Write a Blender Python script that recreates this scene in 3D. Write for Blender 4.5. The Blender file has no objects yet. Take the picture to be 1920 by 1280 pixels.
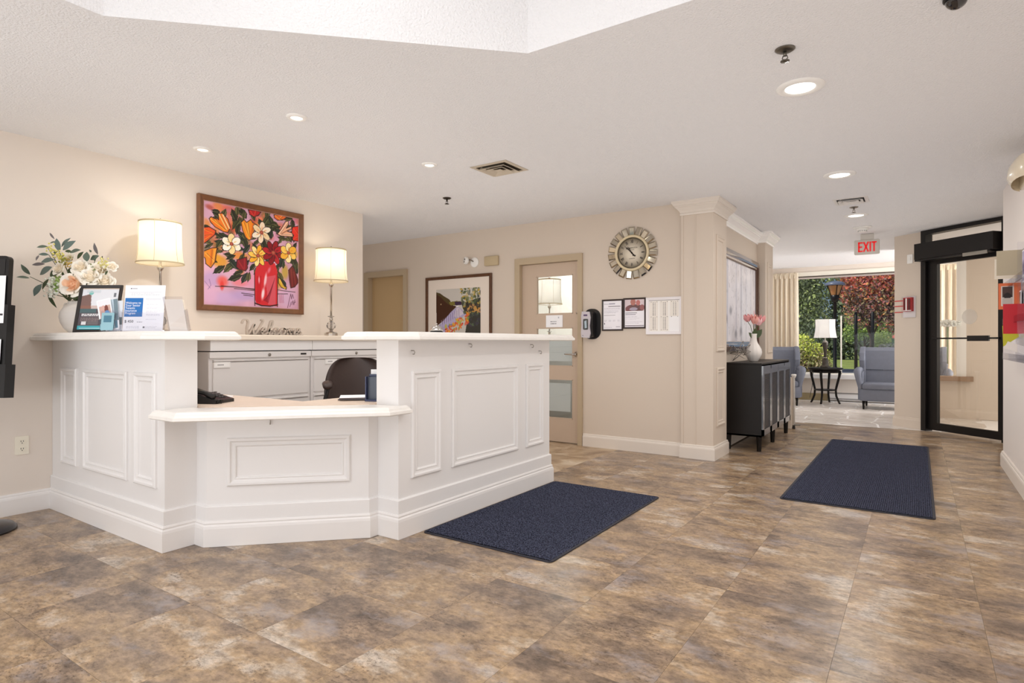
import bpy, bmesh, math, random
import numpy as np
from mathutils import Matrix, Vector
PI = math.pi
rad = math.radians
random.seed(7)
rng = np.random.RandomState(11)
SC = bpy.context.scene
COL = SC.collection

# ------------------------------------------------------------------ camera
YAW = rad(34.2)
cam_d = bpy.data.cameras.new('camera')
cam_d.sensor_width = 36.0
cam_d.lens = 36.0 * 1120 / 1920
cam_d.shift_y = 1.0 / 1920
cam_d.clip_start = 0.05
cam = bpy.data.objects.new('camera', cam_d)
cam.location = (0, 0, 1.12)
cam.rotation_euler = (PI / 2, 0, YAW)
COL.objects.link(cam)
SC.camera = cam

# ------------------------------------------------------------------ colour management, sky, sun
SC.view_settings.view_transform = 'Standard'
SC.view_settings.look = 'None'
SC.view_settings.gamma = 1.0
SC.view_settings.use_curve_mapping = False
SC.view_settings.exposure = 0.0
SC.cycles.max_bounces = 10
SC.cycles.diffuse_bounces = 6
SC.cycles.transparent_max_bounces = 12
SC.cycles.sample_clamp_indirect = 6.0
SC.cycles.caustics_reflective = False
SC.cycles.caustics_refractive = False
SC.cycles.use_denoising = True
world = bpy.data.worlds.new('world')
SC.world = world
world.use_nodes = True
wn = world.node_tree.nodes
wl = world.node_tree.links
wn.clear()
wo = wn.new('ShaderNodeOutputWorld')
bg = wn.new('ShaderNodeBackground')
sky = wn.new('ShaderNodeTexSky')
sky.sky_type = 'HOSEK_WILKIE'
sky.turbidity = 3.0
sky.ground_albedo = 0.3
sky.sun_direction = Vector((-0.45, -0.35, 0.75)).normalized()
bg.inputs['Strength'].default_value = 1.8
wl.new(sky.outputs[0], bg.inputs['Color'])
wl.new(bg.outputs[0], wo.inputs['Surface'])


def light(kind, name, loc, power, rgb=(1, 1, 1), rot=(0, 0, 0), size=None, size_y=None, shape=None, angle=None, spread=None):
    d = bpy.data.lights.new(name, kind)
    d.energy = power
    d.color = rgb
    if kind == 'AREA':
        d.shape = shape or ('RECTANGLE' if size_y else 'SQUARE')
        d.size = size
        if size_y:
            d.size_y = size_y
        if spread:
            d.spread = spread
    elif kind == 'SUN':
        d.angle = angle or rad(1)
    elif size:
        d.shadow_soft_size = size
    o = bpy.data.objects.new(name, d)
    o.location = loc
    o.rotation_euler = rot
    COL.objects.link(o)
    return o


# sun over the garden, from behind the building on the left
sun = light('SUN', 'sun', (0, 0, 20), 3.2, (1.0, 0.95, 0.86), angle=rad(1.0))
sun.rotation_euler = Vector((0.45, 0.42, -0.75)).to_track_quat('-Z', 'Y').to_euler()
# lamp added under the closed recess top for an assumed lobby skylight
light('AREA', 'assumed_skylight_lamp', (-0.9, 0.45, 3.02), 26, (0.97, 0.985, 1.0), (0, 0, 0), 2.6, 2.6)
light('AREA', 'rear_fill_light', (-2.0, -3.3, 0.9), 95, (0.96, 0.98, 1.0), (rad(118), 0, 0), 4.6, 1.4)  # fill lamp added behind the camera, tilted up to brighten the ceiling
light('AREA', 'lounge_fill_light', (3.25, 11.45, 1.2), 260, (0.97, 0.985, 1.0), (0, rad(108), 0), 1.6, 2.2)  # fill lamp added out of sight behind the pier to brighten the lounge
light('AREA', 'assumed_entrance_lamp', (2.72, 9.2, 1.35), 18, (1.0, 0.99, 0.97), (0, rad(90), 0), 1.9, 1.6)  # lamp added inside the closed vestibule, stands for assumed daylight from an outer door
SC.cycles.use_fast_gi = True
SC.cycles.fast_gi_method = 'ADD'
world.light_settings.ao_factor = 0.34
world.light_settings.distance = 1.6


# ------------------------------------------------------------------ materials
def lin(c):
    out = []
    for v in c[:3]:
        v = v / 255.0
        out.append(v / 12.92 if v <= 0.04045 else ((v + 0.055) / 1.055) ** 2.4)
    return tuple(out) + (1.0,)


MATS = {}


def mat(name, rgb, rough=0.5, metal=0.0, bump=None, vary=None, spec=None, emit=None, coat=None, alpha=None, trans=None):
    """plain painted, metal or fabric surface: bump=(scale, strength), vary=(scale, amount)"""
    if name in MATS:
        return MATS[name]
    m = bpy.data.materials.new(name)
    m.use_nodes = True
    n, l = m.node_tree.nodes, m.node_tree.links
    p = n['Principled BSDF']
    p.inputs['Base Color'].default_value = lin(rgb)
    p.inputs['Roughness'].default_value = rough
    p.inputs['Metallic'].default_value = metal
    if spec is not None:
        p.inputs['Specular IOR Level'].default_value = spec
    if coat:
        p.inputs['Coat Weight'].default_value = coat
    if trans:
        p.inputs['Transmission Weight'].default_value = trans
    if alpha is not None:
        p.inputs['Alpha'].default_value = alpha
    if emit:
        p.inputs['Emission Color'].default_value = lin(emit[0])
        p.inputs['Emission Strength'].default_value = emit[1]
    if bump or vary:
        tc = n.new('ShaderNodeTexCoord')
        if vary:
            t = n.new('ShaderNodeTexNoise')
            t.inputs['Scale'].default_value = vary[0]
            t.inputs['Detail'].default_value = 4
            l.new(tc.outputs['Object'], t.inputs['Vector'])
            mx = n.new('ShaderNodeMix')
            mx.data_type = 'RGBA'
            a = [max(0, min(255, c * (1 - vary[1]))) for c in rgb]
            b = [max(0, min(255, c * (1 + vary[1]))) for c in rgb]
            mx.inputs['A'].default_value = lin(a)
            mx.inputs['B'].default_value = lin(b)
            l.new(t.outputs['Fac'], mx.inputs['Factor'])
            l.new(mx.outputs['Result'], p.inputs['Base Color'])
        if bump:
            t = n.new('ShaderNodeTexNoise')
            t.inputs['Scale'].default_value = bump[0]
            t.inputs['Detail'].default_value = 3
            l.new(tc.outputs['Object'], t.inputs['Vector'])
            b = n.new('ShaderNodeBump')
            b.inputs['Strength'].default_value = bump[1]
            b.inputs['Distance'].default_value = 0.01
            l.new(t.outputs['Fac'], b.inputs['Height'])
            l.new(b.outputs['Normal'], p.inputs['Normal'])
    MATS[name] = m
    return m


def ramp_mat(name, stops, scale, rough=0.5, stretch=(1, 1, 1), detail=6, rand=True, dist=0.0, bump=0.0, rough2=None):
    m = bpy.data.materials.new(name)
    m.use_nodes = True
    n, l = m.node_tree.nodes, m.node_tree.links
    p = n['Principled BSDF']
    p.inputs['Roughness'].default_value = rough
    tc = n.new('ShaderNodeTexCoord')
    mp = n.new('ShaderNodeMapping')
    mp.inputs['Scale'].default_value = stretch
    l.new(tc.outputs['Object'], mp.inputs['Vector'])
    vec = mp.outputs[0]
    if rand:
        oi = n.new('ShaderNodeObjectInfo')
        mu = n.new('ShaderNodeMath')
        mu.operation = 'MULTIPLY'
        mu.inputs[1].default_value = 173.0
        l.new(oi.outputs['Random'], mu.inputs[0])
        ad = n.new('ShaderNodeVectorMath')
        ad.operation = 'ADD'
        l.new(vec, ad.inputs[0])
        l.new(mu.outputs[0], ad.inputs[1])
        vec = ad.outputs[0]
    t = n.new('ShaderNodeTexNoise')
    t.inputs['Scale'].default_value = scale
    t.inputs['Detail'].default_value = detail
    t.inputs['Roughness'].default_value = 0.62
    t.inputs['Distortion'].default_value = dist
    l.new(vec, t.inputs['Vector'])
    cr = n.new('ShaderNodeValToRGB')
    el = cr.color_ramp.elements
    while len(el) < len(stops):
        el.new(0.5)
    for e, (pos, c) in zip(el, stops):
        e.position = pos
        e.color = lin(c)
    l.new(t.outputs['Fac'], cr.inputs[0])
    l.new(cr.outputs[0], p.inputs['Base Color'])
    if bump:
        b = n.new('ShaderNodeBump')
        b.inputs['Strength'].default_value = bump
        b.inputs['Distance'].default_value = 0.004
        l.new(t.outputs['Fac'], b.inputs['Height'])
        l.new(b.outputs['Normal'], p.inputs['Normal'])
    MATS[name] = m
    return m


WALL = mat('beige_wall_paint', (224, 214, 204), 0.75, bump=(220, 0.05))
WALL_WARM = mat('shaded_wall_paint', (208, 195, 181), 0.75, bump=(220, 0.05))  # the beige paint again, darkened to carry the shade of the back wall
TRIMW = mat('cream_trim_paint', (220, 211, 201), 0.45)
CEIL = mat('stucco_ceiling', (227, 226, 227), 0.9, bump=(95, 0.8))
DESKW = mat('white_desk_paint', (229, 227, 226), 0.38, bump=(60, 0.03))
CAPW = mat('brushed_white_cap', (238, 235, 230), 0.35, vary=(14, 0.03))
BASEW = mat('white_baseboard', (230, 227, 225), 0.4)
TANDOOR = mat('taupe_door_paint', (193, 173, 154), 0.45)
TANFRAME = mat('khaki_frame_paint', (181, 163, 137), 0.45)
BLACKM = mat('black_anodised_metal', (26, 24, 24), 0.4, 0.3)
BLACKP = mat('black_plastic', (22, 21, 22), 0.35)
CHROME = mat('chrome', (215, 212, 208), 0.14, 1.0)
STEEL = mat('brushed_steel', (176, 172, 166), 0.32, 1.0)
WHITEP = mat('white_plastic', (238, 236, 232), 0.4)
PAPER = mat('white_paper', (246, 246, 248), 0.7)
DWOOD = mat('dark_walnut_frame', (86, 56, 36), 0.35, vary=(30, 0.22))
DARK = mat('dark_void', (22, 20, 19), 0.8)
NAVY = mat('navy_plastic', (40, 48, 84), 0.35)
BLACKW = mat('black_lacquered_wood', (27, 23, 21), 0.38, spec=0.25)


def attr_mat(name, rough=0.5, coat=0.0, spec=0.4):
    m = bpy.data.materials.new(name)
    m.use_nodes = True
    n, l = m.node_tree.nodes, m.node_tree.links
    a = n.new('ShaderNodeAttribute')
    a.attribute_name = 'Col'
    p = n['Principled BSDF']
    p.inputs['Roughness'].default_value = rough
    p.inputs['Specular IOR Level'].default_value = spec
    p.inputs['Coat Weight'].default_value = coat
    p.inputs['Coat Roughness'].default_value = 0.08
    l.new(a.outputs['Color'], p.inputs['Base Color'])
    MATS[name] = m
    return m


PRINT = attr_mat('flat_print', 0.55)
PRINTG = attr_mat('glazed_print', 0.45, coat=0.2)
LEAFM = attr_mat('leaf_surface', 0.6, spec=0.2)


def glass_mat(name, tint=(255, 255, 255), refl=0.10, rough=0.0, fres=0.5):
    """thin pane: mostly clear, with a share of mirror reflection"""
    m = bpy.data.materials.new(name)
    m.use_nodes = True
    n, l = m.node_tree.nodes, m.node_tree.links
    n.clear()
    o = n.new('ShaderNodeOutputMaterial')
    tr = n.new('ShaderNodeBsdfTransparent')
    tr.inputs['Color'].default_value = lin(tint)
    gl = n.new('ShaderNodeBsdfGlossy')
    gl.inputs['Roughness'].default_value = rough
    mx = n.new('ShaderNodeMixShader')
    lw = n.new('ShaderNodeLayerWeight')
    lw.inputs['Blend'].default_value = 0.15
    ma = n.new('ShaderNodeMath')
    ma.operation = 'MULTIPLY_ADD'
    ma.inputs[1].default_value = fres
    ma.inputs[2].default_value = refl
    ma.use_clamp = True
    l.new(lw.outputs['Fresnel'], ma.inputs[0])
    l.new(ma.outputs[0], mx.inputs['Fac'])
    l.new(tr.outputs[0], mx.inputs[1])
    l.new(gl.outputs[0], mx.inputs[2])
    l.new(mx.outputs[0], o.inputs['Surface'])
    MATS[name] = m
    return m


GLASS = glass_mat('clear_window_glass', refl=0.01, fres=0.25)
DOORGLASS = glass_mat('door_glass', tint=(244, 240, 232), refl=0.12)
ACRYL = glass_mat('clear_acrylic', tint=(250, 250, 252), refl=0.03, fres=0.25)
MIRRORGLASS = mat('mirrored_pane', (205, 204, 202), 0.02, 1.0)


def shade_mat(name, rgb, emit):
    m = bpy.data.materials.new(name)
    m.use_nodes = True
    n, l = m.node_tree.nodes, m.node_tree.links
    n.clear()
    o = n.new('ShaderNodeOutputMaterial')
    d = n.new('ShaderNodeBsdfDiffuse')
    d.inputs['Color'].default_value = lin(rgb)
    t = n.new('ShaderNodeBsdfTranslucent')
    t.inputs['Color'].default_value = lin(rgb)
    mx = n.new('ShaderNodeMixShader')
    mx.inputs['Fac'].default_value = 0.5
    l.new(d.outputs[0], mx.inputs[1])
    l.new(t.outputs[0], mx.inputs[2])
    e = n.new('ShaderNodeEmission')
    e.inputs['Color'].default_value = lin((255, 246, 226))
    e.inputs['Strength'].default_value = emit
    ad = n.new('ShaderNodeAddShader')
    l.new(mx.outputs[0], ad.inputs[0])
    l.new(e.outputs[0], ad.inputs[1])
    l.new(ad.outputs[0] if emit else mx.outputs[0], o.inputs['Surface'])
    MATS[name] = m
    return m


SHADE = shade_mat('lit_linen_shade', (244, 235, 213), 0.05)
SHADE_OFF = shade_mat('white_linen_shade', (246, 245, 242), 0.0)
CURTAINM = shade_mat('cream_curtain_cloth', (242, 233, 216), 0.0)
LAMPON = mat('lit_lamp_lens', (255, 252, 245), 0.5, emit=((255, 248, 236), 3.0))


# ------------------------------------------------------------------ mesh builder
class MB:
    def __init__(self, M=None):
        self.v, self.f, self.mi, self.sm = [], [], [], []
        self.M = M or Matrix.Identity(4)

    def add(self, verts, faces, m=0, smooth=False):
        b = len(self.v)
        self.v += [tuple(self.M @ Vector(p)) for p in verts]
        for f in faces:
            self.f.append([b + i for i in f])
            self.mi.append(m)
            self.sm.append(smooth)
        return self

    def box(self, x0, x1, y0, y1, z0, z1, m=0, bev=0.0, seg=1):
        if x0 > x1: x0, x1 = x1, x0
        if y0 > y1: y0, y1 = y1, y0
        if z0 > z1: z0, z1 = z1, z0
        if bev:
            bm = bmesh.new()
            bmesh.ops.create_cube(bm, size=1)
            for q in bm.verts:
                q.co = Vector(((x0 + x1) / 2 + q.co.x * (x1 - x0), (y0 + y1) / 2 + q.co.y * (y1 - y0), (z0 + z1) / 2 + q.co.z * (z1 - z0)))
            bmesh.ops.bevel(bm, geom=bm.edges[:], offset=min(bev, (x1 - x0) * .49, (y1 - y0) * .49, (z1 - z0) * .49), segments=seg, profile=0.5, affect='EDGES')
            bm.verts.index_update()
            self.add([q.co.copy() for q in bm.verts], [[q.index for q in f.verts] for f in bm.faces], m, seg > 1)
            bm.free()
            return self
        P = [(x0, y0, z0), (x1, y0, z0), (x1, y1, z0), (x0, y1, z0), (x0, y0, z1), (x1, y0, z1), (x1, y1, z1), (x0, y1, z1)]
        return self.add(P, [(0, 3, 2, 1), (4, 5, 6, 7), (0, 1, 5, 4), (1, 2, 6, 5), (2, 3, 7, 6), (3, 0, 4, 7)], m)

    def prism(self, poly, a, b, axis='z', m=0, smooth=False):
        """polygon extruded along an axis: z takes (x,y), y takes (x,z), x takes (y,z)"""
        def w(p, t):
            return (p[0], p[1], t) if axis == 'z' else ((p[0], t, p[1]) if axis == 'y' else (t, p[0], p[1]))
        n = len(poly)
        V = [w(p, a) for p in poly] + [w(p, b) for p in poly]
        self.add(V, [tuple(range(n))[::-1], tuple(range(n, 2 * n))], m)
        base = len(self.v) - 2 * n
        for i in range(n):
            j = (i + 1) % n
            self.f.append([base + i, base + j, base + n + j, base + n + i])
            self.mi.append(m)
            self.sm.append(smooth)
        return self

    def lathe(self, prof, n=24, m=0, smooth=True, c=(0, 0, 0), cap=True, sx=1.0, sy=1.0):
        V, F = [], []
        for r, z in prof:
            for i in range(n):
                a = 2 * PI * i / n
                V.append((c[0] + r * math.cos(a) * sx, c[1] + r * math.sin(a) * sy, c[2] + z))
        k = len(prof)
        for j in range(k - 1):
            for i in range(n):
                i2 = (i + 1) % n
                F.append((j * n + i, j * n + i2, (j + 1) * n + i2, (j + 1) * n + i))
        self.add(V, F, m, smooth)
        if cap:
            b = len(self.v) - n * k
            self.f.append([b + i for i in range(n)][::-1]); self.mi.append(m); self.sm.append(False)
            self.f.append([b + (k - 1) * n + i for i in range(n)]); self.mi.append(m); self.sm.append(False)
        return self

    def tube(self, pts, r, n=8, m=0, cap=True, flat=1.0):
        pts = [Vector(p) for p in pts]
        k = len(pts)
        R = r if isinstance(r, (list, tuple)) else [r] * k
        V, F = [], []
        up = None
        for i, p in enumerate(pts):
            d = (pts[min(i + 1, k - 1)] - pts[max(i - 1, 0)])
            if d.length < 1e-9:
                d = Vector((0, 0, 1))
            d.normalize()
            if up is None:
                up = Vector((0, 0, 1)) if abs(d.z) < 0.9 else Vector((1, 0, 0))
            s = d.cross(up)
            if s.length < 1e-6:
                s = d.cross(Vector((0, 1, 0)))
            s.normalize()
            up = s.cross(d).normalized()
            for j in range(n):
                a = 2 * PI * j / n
                V.append(p + s * math.cos(a) * R[i] + up * math.sin(a) * R[i] * flat)
        for i in range(k - 1):
            for j in range(n):
                j2 = (j + 1) % n
                F.append((i * n + j, i * n + j2, (i + 1) * n + j2, (i + 1) * n + j))
        if cap:
            F.append(tuple(range(n))[::-1])
            F.append(tuple((k - 1) * n + j for j in range(n)))
        return self.add(V, F, m, True)

    def sweep(self, path, prof, closed=False, m=0, smooth=False, caps=True):
        """moulding: profile (outward offset, z) carried along a 2D path, outward = right of travel, mitred"""
        n = len(path)
        P = [Vector((p[0], p[1])) for p in path]
        segs = n if closed else n - 1
        nor = []
        for i in range(segs):
            d = (P[(i + 1) % n] - P[i]).normalized()
            nor.append(Vector((d.y, -d.x)))
        V, F = [], []
        k = len(prof)
        for i in range(n):
            if closed:
                a, b = nor[i - 1], nor[i]
            else:
                a, b = nor[max(i - 1, 0)], nor[min(i, segs - 1)]
            mt = (a + b) / (1 + a.dot(b))
            for o, z in prof:
                q = P[i] + mt * o
                V.append((q.x, q.y, z))
        for i in range(segs):
            i2 = (i + 1) % n
            for j in range(k - 1):
                F.append((i * k + j, i2 * k + j, i2 * k + j + 1, i * k + j + 1))
        if not closed and caps:
            F.append(tuple(range(k)))
            F.append(tuple((n - 1) * k + j for j in range(k))[::-1])
        return self.add(V, F, m, smooth)

    def build(self, name, mats, parent=None, world=True, origin=True):
        me = bpy.data.meshes.new(name)
        o = bpy.data.objects.new(name, me)
        off = Vector((0, 0, 0))
        V = self.v
        if parent is None and origin and V:
            A = np.array(V)
            lo, hi = A.min(0), A.max(0)
            off = Vector(((lo[0] + hi[0]) / 2, (lo[1] + hi[1]) / 2, lo[2]))
            V = [(p[0] - off.x, p[1] - off.y, p[2] - off.z) for p in V]
        me.from_pydata(V, [], self.f)
        mats = mats if isinstance(mats, (list, tuple)) else [mats]
        for q in mats:
            me.materials.append(q)
        me.polygons.foreach_set('material_index', self.mi)
        me.polygons.foreach_set('use_smooth', self.sm)
        bm = bmesh.new()
        bm.from_mesh(me)
        bmesh.ops.recalc_face_normals(bm, faces=bm.faces)
        bm.to_mesh(me)
        bm.free()
        o.location = off
        COL.objects.link(o)
        if parent is not None:
            o.parent = parent
            if world:
                o.matrix_parent_inverse = wmat(parent).inverted()
        return o


def wmat(o):
    M = Matrix.LocRotScale(o.location, o.rotation_euler, o.scale)
    if o.parent:
        return wmat(o.parent) @ o.matrix_parent_inverse @ M
    return M


def tag(o, label, cat, group=None, kind=None):
    o['label'] = label
    o['category'] = cat
    if group: o['group'] = group
    if kind: o['kind'] = kind
    return o


def thing(name, label, cat, loc=(0, 0, 0), rz=0.0, group=None, kind=None):
    o = bpy.data.objects.new(name, None)
    o.empty_display_size = 0.1
    o.location = loc
    o.rotation_euler = (0, 0, rz)
    COL.objects.link(o)
    return tag(o, label, cat, group, kind)


def struct(o, label, cat):
    return tag(o, label, cat, kind='structure')


def copy_tree(o, loc=None, rz=None, parent=None, label=None):
    c = o.copy()
    COL.objects.link(c)
    if parent is not None:
        c.parent = parent
    if loc is not None: c.location = loc
    if rz is not None: c.rotation_euler = (0, 0, rz)
    if label: c['label'] = label
    for ch in list(o.children):
        copy_tree(ch, parent=c)
    return c


def text_mb(s, size, M, extrude=0.0006, align='LEFT', spacing=1.0, shear=0.0, sx=1.0):
    cu = bpy.data.curves.new('txt', 'FONT')
    cu.body = s
    cu.size = size
    cu.extrude = extrude
    cu.align_x = align
    cu.space_character = spacing
    cu.shear = shear
    cu.resolution_u = 3
    o = bpy.data.objects.new('txt', cu)
    COL.objects.link(o)
    dg = bpy.context.evaluated_depsgraph_get()
    me = bpy.data.meshes.new_from_object(o.evaluated_get(dg))
    b = MB(M @ Matrix.Diagonal((sx, 1, 1, 1)))
    b.add([v.co.copy() for v in me.vertices], [list(p.vertices) for p in me.polygons])
    bpy.data.objects.remove(o)
    bpy.data.curves.remove(cu)
    bpy.data.meshes.remove(me)
    return b


def frame_on(origin, right, up):
    """matrix whose x runs right, y up and z out of a surface"""
    r = Vector(right).normalized()
    u = Vector(up).normalized()
    n = r.cross(u)
    return Matrix(((r.x, u.x, n.x, origin[0]), (r.y, u.y, n.y, origin[1]), (r.z, u.z, n.z, origin[2]), (0, 0, 0, 1)))


# ------------------------------------------------------------------ flat prints: a small raster put on a fine grid of vertices
class Canvas:
    def __init__(self, w, h, bgc=(255, 255, 255)):
        self.w, self.h = w, h
        self.a = np.tile(np.array(bgc, float) / 255.0, (h, w, 1))
        self.asp = h / w
        self.X, self.Y = np.meshgrid((np.arange(w) + 0.5) / w, (np.arange(h) + 0.5) / h)

    def put(self, mask, c, al=1.0):
        c = np.array(c, float) / 255.0
        k = np.clip(mask, 0, 1)[..., None] * al
        self.a = self.a * (1 - k) + c * k

    def poly(self, pts, c, al=1.0):
        ins = np.zeros((self.h, self.w), bool)
        n = len(pts)
        for i in range(n):
            x1, y1 = pts[i]
            x2, y2 = pts[(i + 1) % n]
            if y1 == y2:
                continue
            cond = ((y1 > self.Y) != (y2 > self.Y)) & (self.X < (x2 - x1) * (self.Y - y1) / (y2 - y1) + x1)
            ins ^= cond
        self.put(ins.astype(float), c, al)

    def rect(self, x0, y0, x1, y1, c, al=1.0):
        self.put(((self.X >= x0) & (self.X <= x1) & (self.Y >= y0) & (self.Y <= y1)).astype(float), c, al)

    def ell(self, cx, cy, rx, ry, c, al=1.0, rot=0.0, soft=0.0):
        dx, dy = self.X - cx, (self.Y - cy)
        ca, sa = math.cos(rot), math.sin(rot)
        u = (dx * ca + dy * self.asp * sa) / rx
        v = (-dx * sa + dy * self.asp * ca) / (ry * self.asp)
        r = np.sqrt(u * u + v * v)
        self.put(np.clip((1 - r) / soft, 0, 1) if soft else (r <= 1).astype(float), c, al)

    def line(self, pts, wd, c, al=1.0):
        for (x1, y1), (x2, y2) in zip(pts[:-1], pts[1:]):
            dx, dy = x2 - x1, (y2 - y1) * self.asp
            L = dx * dx + dy * dy + 1e-12
            px, py = self.X - x1, (self.Y - y1) * self.asp
            t = np.clip((px * dx + py * dy) / L, 0, 1)
            d = np.hypot(px - t * dx, py - t * dy)
            self.put(np.clip((wd / 2 - d) * self.w + 0.5, 0, 1), c, al)

    def noise(self, cells, amt, seed=0):
        r = np.random.RandomState(seed)
        gw, gh = cells, max(2, int(cells * self.asp))
        g = r.rand(gh + 1, gw + 1, 1) - 0.5
        x = self.X * gw
        y = self.Y * gh
        xi, yi = x.astype(int), y.astype(int)
        fx, fy = (x - xi)[..., None], (y - yi)[..., None]
        n = (g[yi, xi] * (1 - fx) + g[yi, np.minimum(xi + 1, gw)] * fx) * (1 - fy) + (g[np.minimum(yi + 1, gh), xi] * (1 - fx) + g[np.minimum(yi + 1, gh), np.minimum(xi + 1, gw)] * fx) * fy
        self.a = np.clip(self.a + n * amt, 0, 1)

    def greek(self, x0, y0, x1, n, dy, th, c=(120, 120, 128), seed=1, al=0.8):
        """rows of unreadably small print"""
        r = random.Random(seed)
        for i in range(n):
            x = x0
            y = y0 + i * dy
            end = x0 + (x1 - x0) * r.uniform(0.7, 1.0)
            while x < end:
                w = r.uniform(0.02, 0.07)
                self.rect(x, y, min(x + w, end), y + th, c, al)
                x += w + 0.012

    def build(self, name, W, H, M, parent=None, m=None, world=True):
        """laid on plane M (x right, y up), lower left corner at the origin"""
        w, h = self.w, self.h
        xs = np.linspace(0, W, w + 1)
        ys = np.linspace(H, 0, h + 1)
        gx, gy = np.meshgrid(xs, ys)
        V = np.stack([gx, gy, np.zeros_like(gx), np.ones_like(gx)], -1).reshape(-1, 4)
        V = (V @ np.array(M).T)[:, :3]
        idx = np.arange((w + 1) * (h + 1)).reshape(h + 1, w + 1)
        F = np.stack([idx[1:, :-1], idx[1:, 1:], idx[:-1, 1:], idx[:-1, :-1]], -1).reshape(-1, 4)
        me = bpy.data.meshes.new(name)
        me.vertices.add(len(V))
        me.vertices.foreach_set('co', V.ravel())
        me.loops.add(F.size)
        me.loops.foreach_set('vertex_index', F.ravel().astype(np.int32))
        me.polygons.add(len(F))
        me.polygons.foreach_set('loop_start', np.arange(0, F.size, 4, dtype=np.int32))
        me.polygons.foreach_set('loop_total', np.full(len(F), 4, dtype=np.int32))
        me.update()
        c = self.a.reshape(-1, 3)
        c = np.where(c <= 0.04045, c / 12.92, ((c + 0.055) / 1.055) ** 2.4)
        c4 = np.concatenate([c, np.ones((len(c), 1))], 1)
        at = me.color_attributes.new('Col', 'FLOAT_COLOR', 'CORNER')
        at.data.foreach_set('color', np.repeat(c4, 4, axis=0).ravel())
        me.materials.append(m or PRINT)
        o = bpy.data.objects.new(name, me)
        COL.objects.link(o)
        if parent is not None:
            o.parent = parent
            if world:
                o.matrix_parent_inverse = wmat(parent).inverted()
        return o


def zc(y):
    """the ceiling rises a touch towards the lounge"""
    return 2.475 + max(0.0, y - 5.5) * 0.0142

# ================================================================== SETTING
# ---- floor: vinyl tiles, each its own piece
FLOORBASE = mat('dark_tile_joint', (104, 88, 74), 0.7)
TILE = bpy.data.materials.new('brown_stone_tile')
TILE.use_nodes = True
MATS['brown_stone_tile'] = TILE
n_, l_ = TILE.node_tree.nodes, TILE.node_tree.links
_p = n_['Principled BSDF']
_p.inputs['Roughness'].default_value = 0.28
_tc = n_.new('ShaderNodeTexCoord')
_oi = n_.new('ShaderNodeObjectInfo')
_mu = n_.new('ShaderNodeMath'); _mu.operation = 'MULTIPLY'; _mu.inputs[1].default_value = 173.0
l_.new(_oi.outputs['Random'], _mu.inputs[0])
_mp = n_.new('ShaderNodeMapping'); _mp.inputs['Scale'].default_value = (0.8, 1.25, 1)
l_.new(_tc.outputs['Object'], _mp.inputs['Vector'])
_ad = n_.new('ShaderNodeVectorMath'); _ad.operation = 'ADD'
l_.new(_mp.outputs[0], _ad.inputs[0]); l_.new(_mu.outputs[0], _ad.inputs[1])


def tnoise(scale, detail, rough, shift):
    o = n_.new('ShaderNodeVectorMath'); o.operation = 'ADD'; o.inputs[1].default_value = shift
    l_.new(_ad.outputs[0], o.inputs[0])
    t = n_.new('ShaderNodeTexNoise')
    t.inputs['Scale'].default_value = scale; t.inputs['Detail'].default_value = detail; t.inputs['Roughness'].default_value = rough
    l_.new(o.outputs[0], t.inputs['Vector'])
    return t.outputs['Fac']


def tramp(fac, stops):
    r = n_.new('ShaderNodeValToRGB')
    el = r.color_ramp.elements
    while len(el) < len(stops): el.new(.5)
    for e, (q, c) in zip(el, stops):
        e.position = q; e.color = c if len(c) == 4 else lin(c)
    l_.new(fac, r.inputs[0])
    return r.outputs[0]


def tmix(f, a, b, mode='MIX'):
    m = n_.new('ShaderNodeMix'); m.data_type = 'RGBA'; m.blend_type = mode
    if isinstance(f, float): m.inputs['Factor'].default_value = f
    else: l_.new(f, m.inputs['Factor'])
    l_.new(a, m.inputs['A'])
    if isinstance(b, tuple): m.inputs['B'].default_value = b
    else: l_.new(b, m.inputs['B'])
    return m.outputs['Result']


# big soft clouds, mottling inside them, lilac grey drifts, dark grit
_c = tramp(tnoise(3.3, 6, .62, (0, 0, 0)), [(.30, (98, 84, 73)), (.41, (124, 106, 90)), (.49, (150, 128, 105)), (.56, (160, 135, 105)), (.66, (184, 171, 156))])
_m = tramp(tnoise(15, 12, .8, (3.1, 8.2, 1.7)), [(.34, (.50, .47, .45, 1)), (.50, (1, 1, 1, 1)), (.64, (1.34, 1.32, 1.30, 1))])
_c = tmix(1.0, _c, _m, 'MULTIPLY')
_m2 = tramp(tnoise(42, 10, .75, (6.1, 3.3, 4.7)), [(.36, (.62, .59, .57, 1)), (.50, (1, 1, 1, 1)), (.64, (1.22, 1.21, 1.20, 1))])
_c = tmix(.9, _c, _m2, 'MULTIPLY')
_c = tmix(tramp(tnoise(3.6, 8, .7, (7.3, 2.1, 5.5)), [(.54, (0, 0, 0, 1)), (.66, (.5, .5, .5, 1))]), _c, lin((160, 154, 156)))
_g = tramp(tnoise(70, 6, .7, (1.3, 4.4, 9.1)), [(.36, (.38, .35, .34, 1)), (.47, (1, 1, 1, 1))])
_gm = tramp(tnoise(6, 4, .6, (5.3, 1.4, 2.1)), [(.46, (0, 0, 0, 1)), (.60, (1, 1, 1, 1))])
_c = tmix(_gm, _c, tmix(1.0, _c, _g, 'MULTIPLY'))
l_.new(_c, _p.inputs['Base Color'])
TILE_HALL = ramp_mat('pale_stone_tile', [(0.3, (132, 108, 84)), (0.48, (170, 146, 118)), (0.6, (186, 165, 138)), (0.75, (205, 190, 168))], 3.0, 0.4, (1.2, 1.2, 1), 8, True, 0.8, 0.05)
FLAG = ramp_mat('pale_flagstone', [(0.3, (196, 186, 176)), (0.5, (216, 208, 200)), (0.7, (228, 223, 217))], 3.0, 0.32, (1, 2.2, 1), 6, True, 0.3, 0.05)
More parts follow.
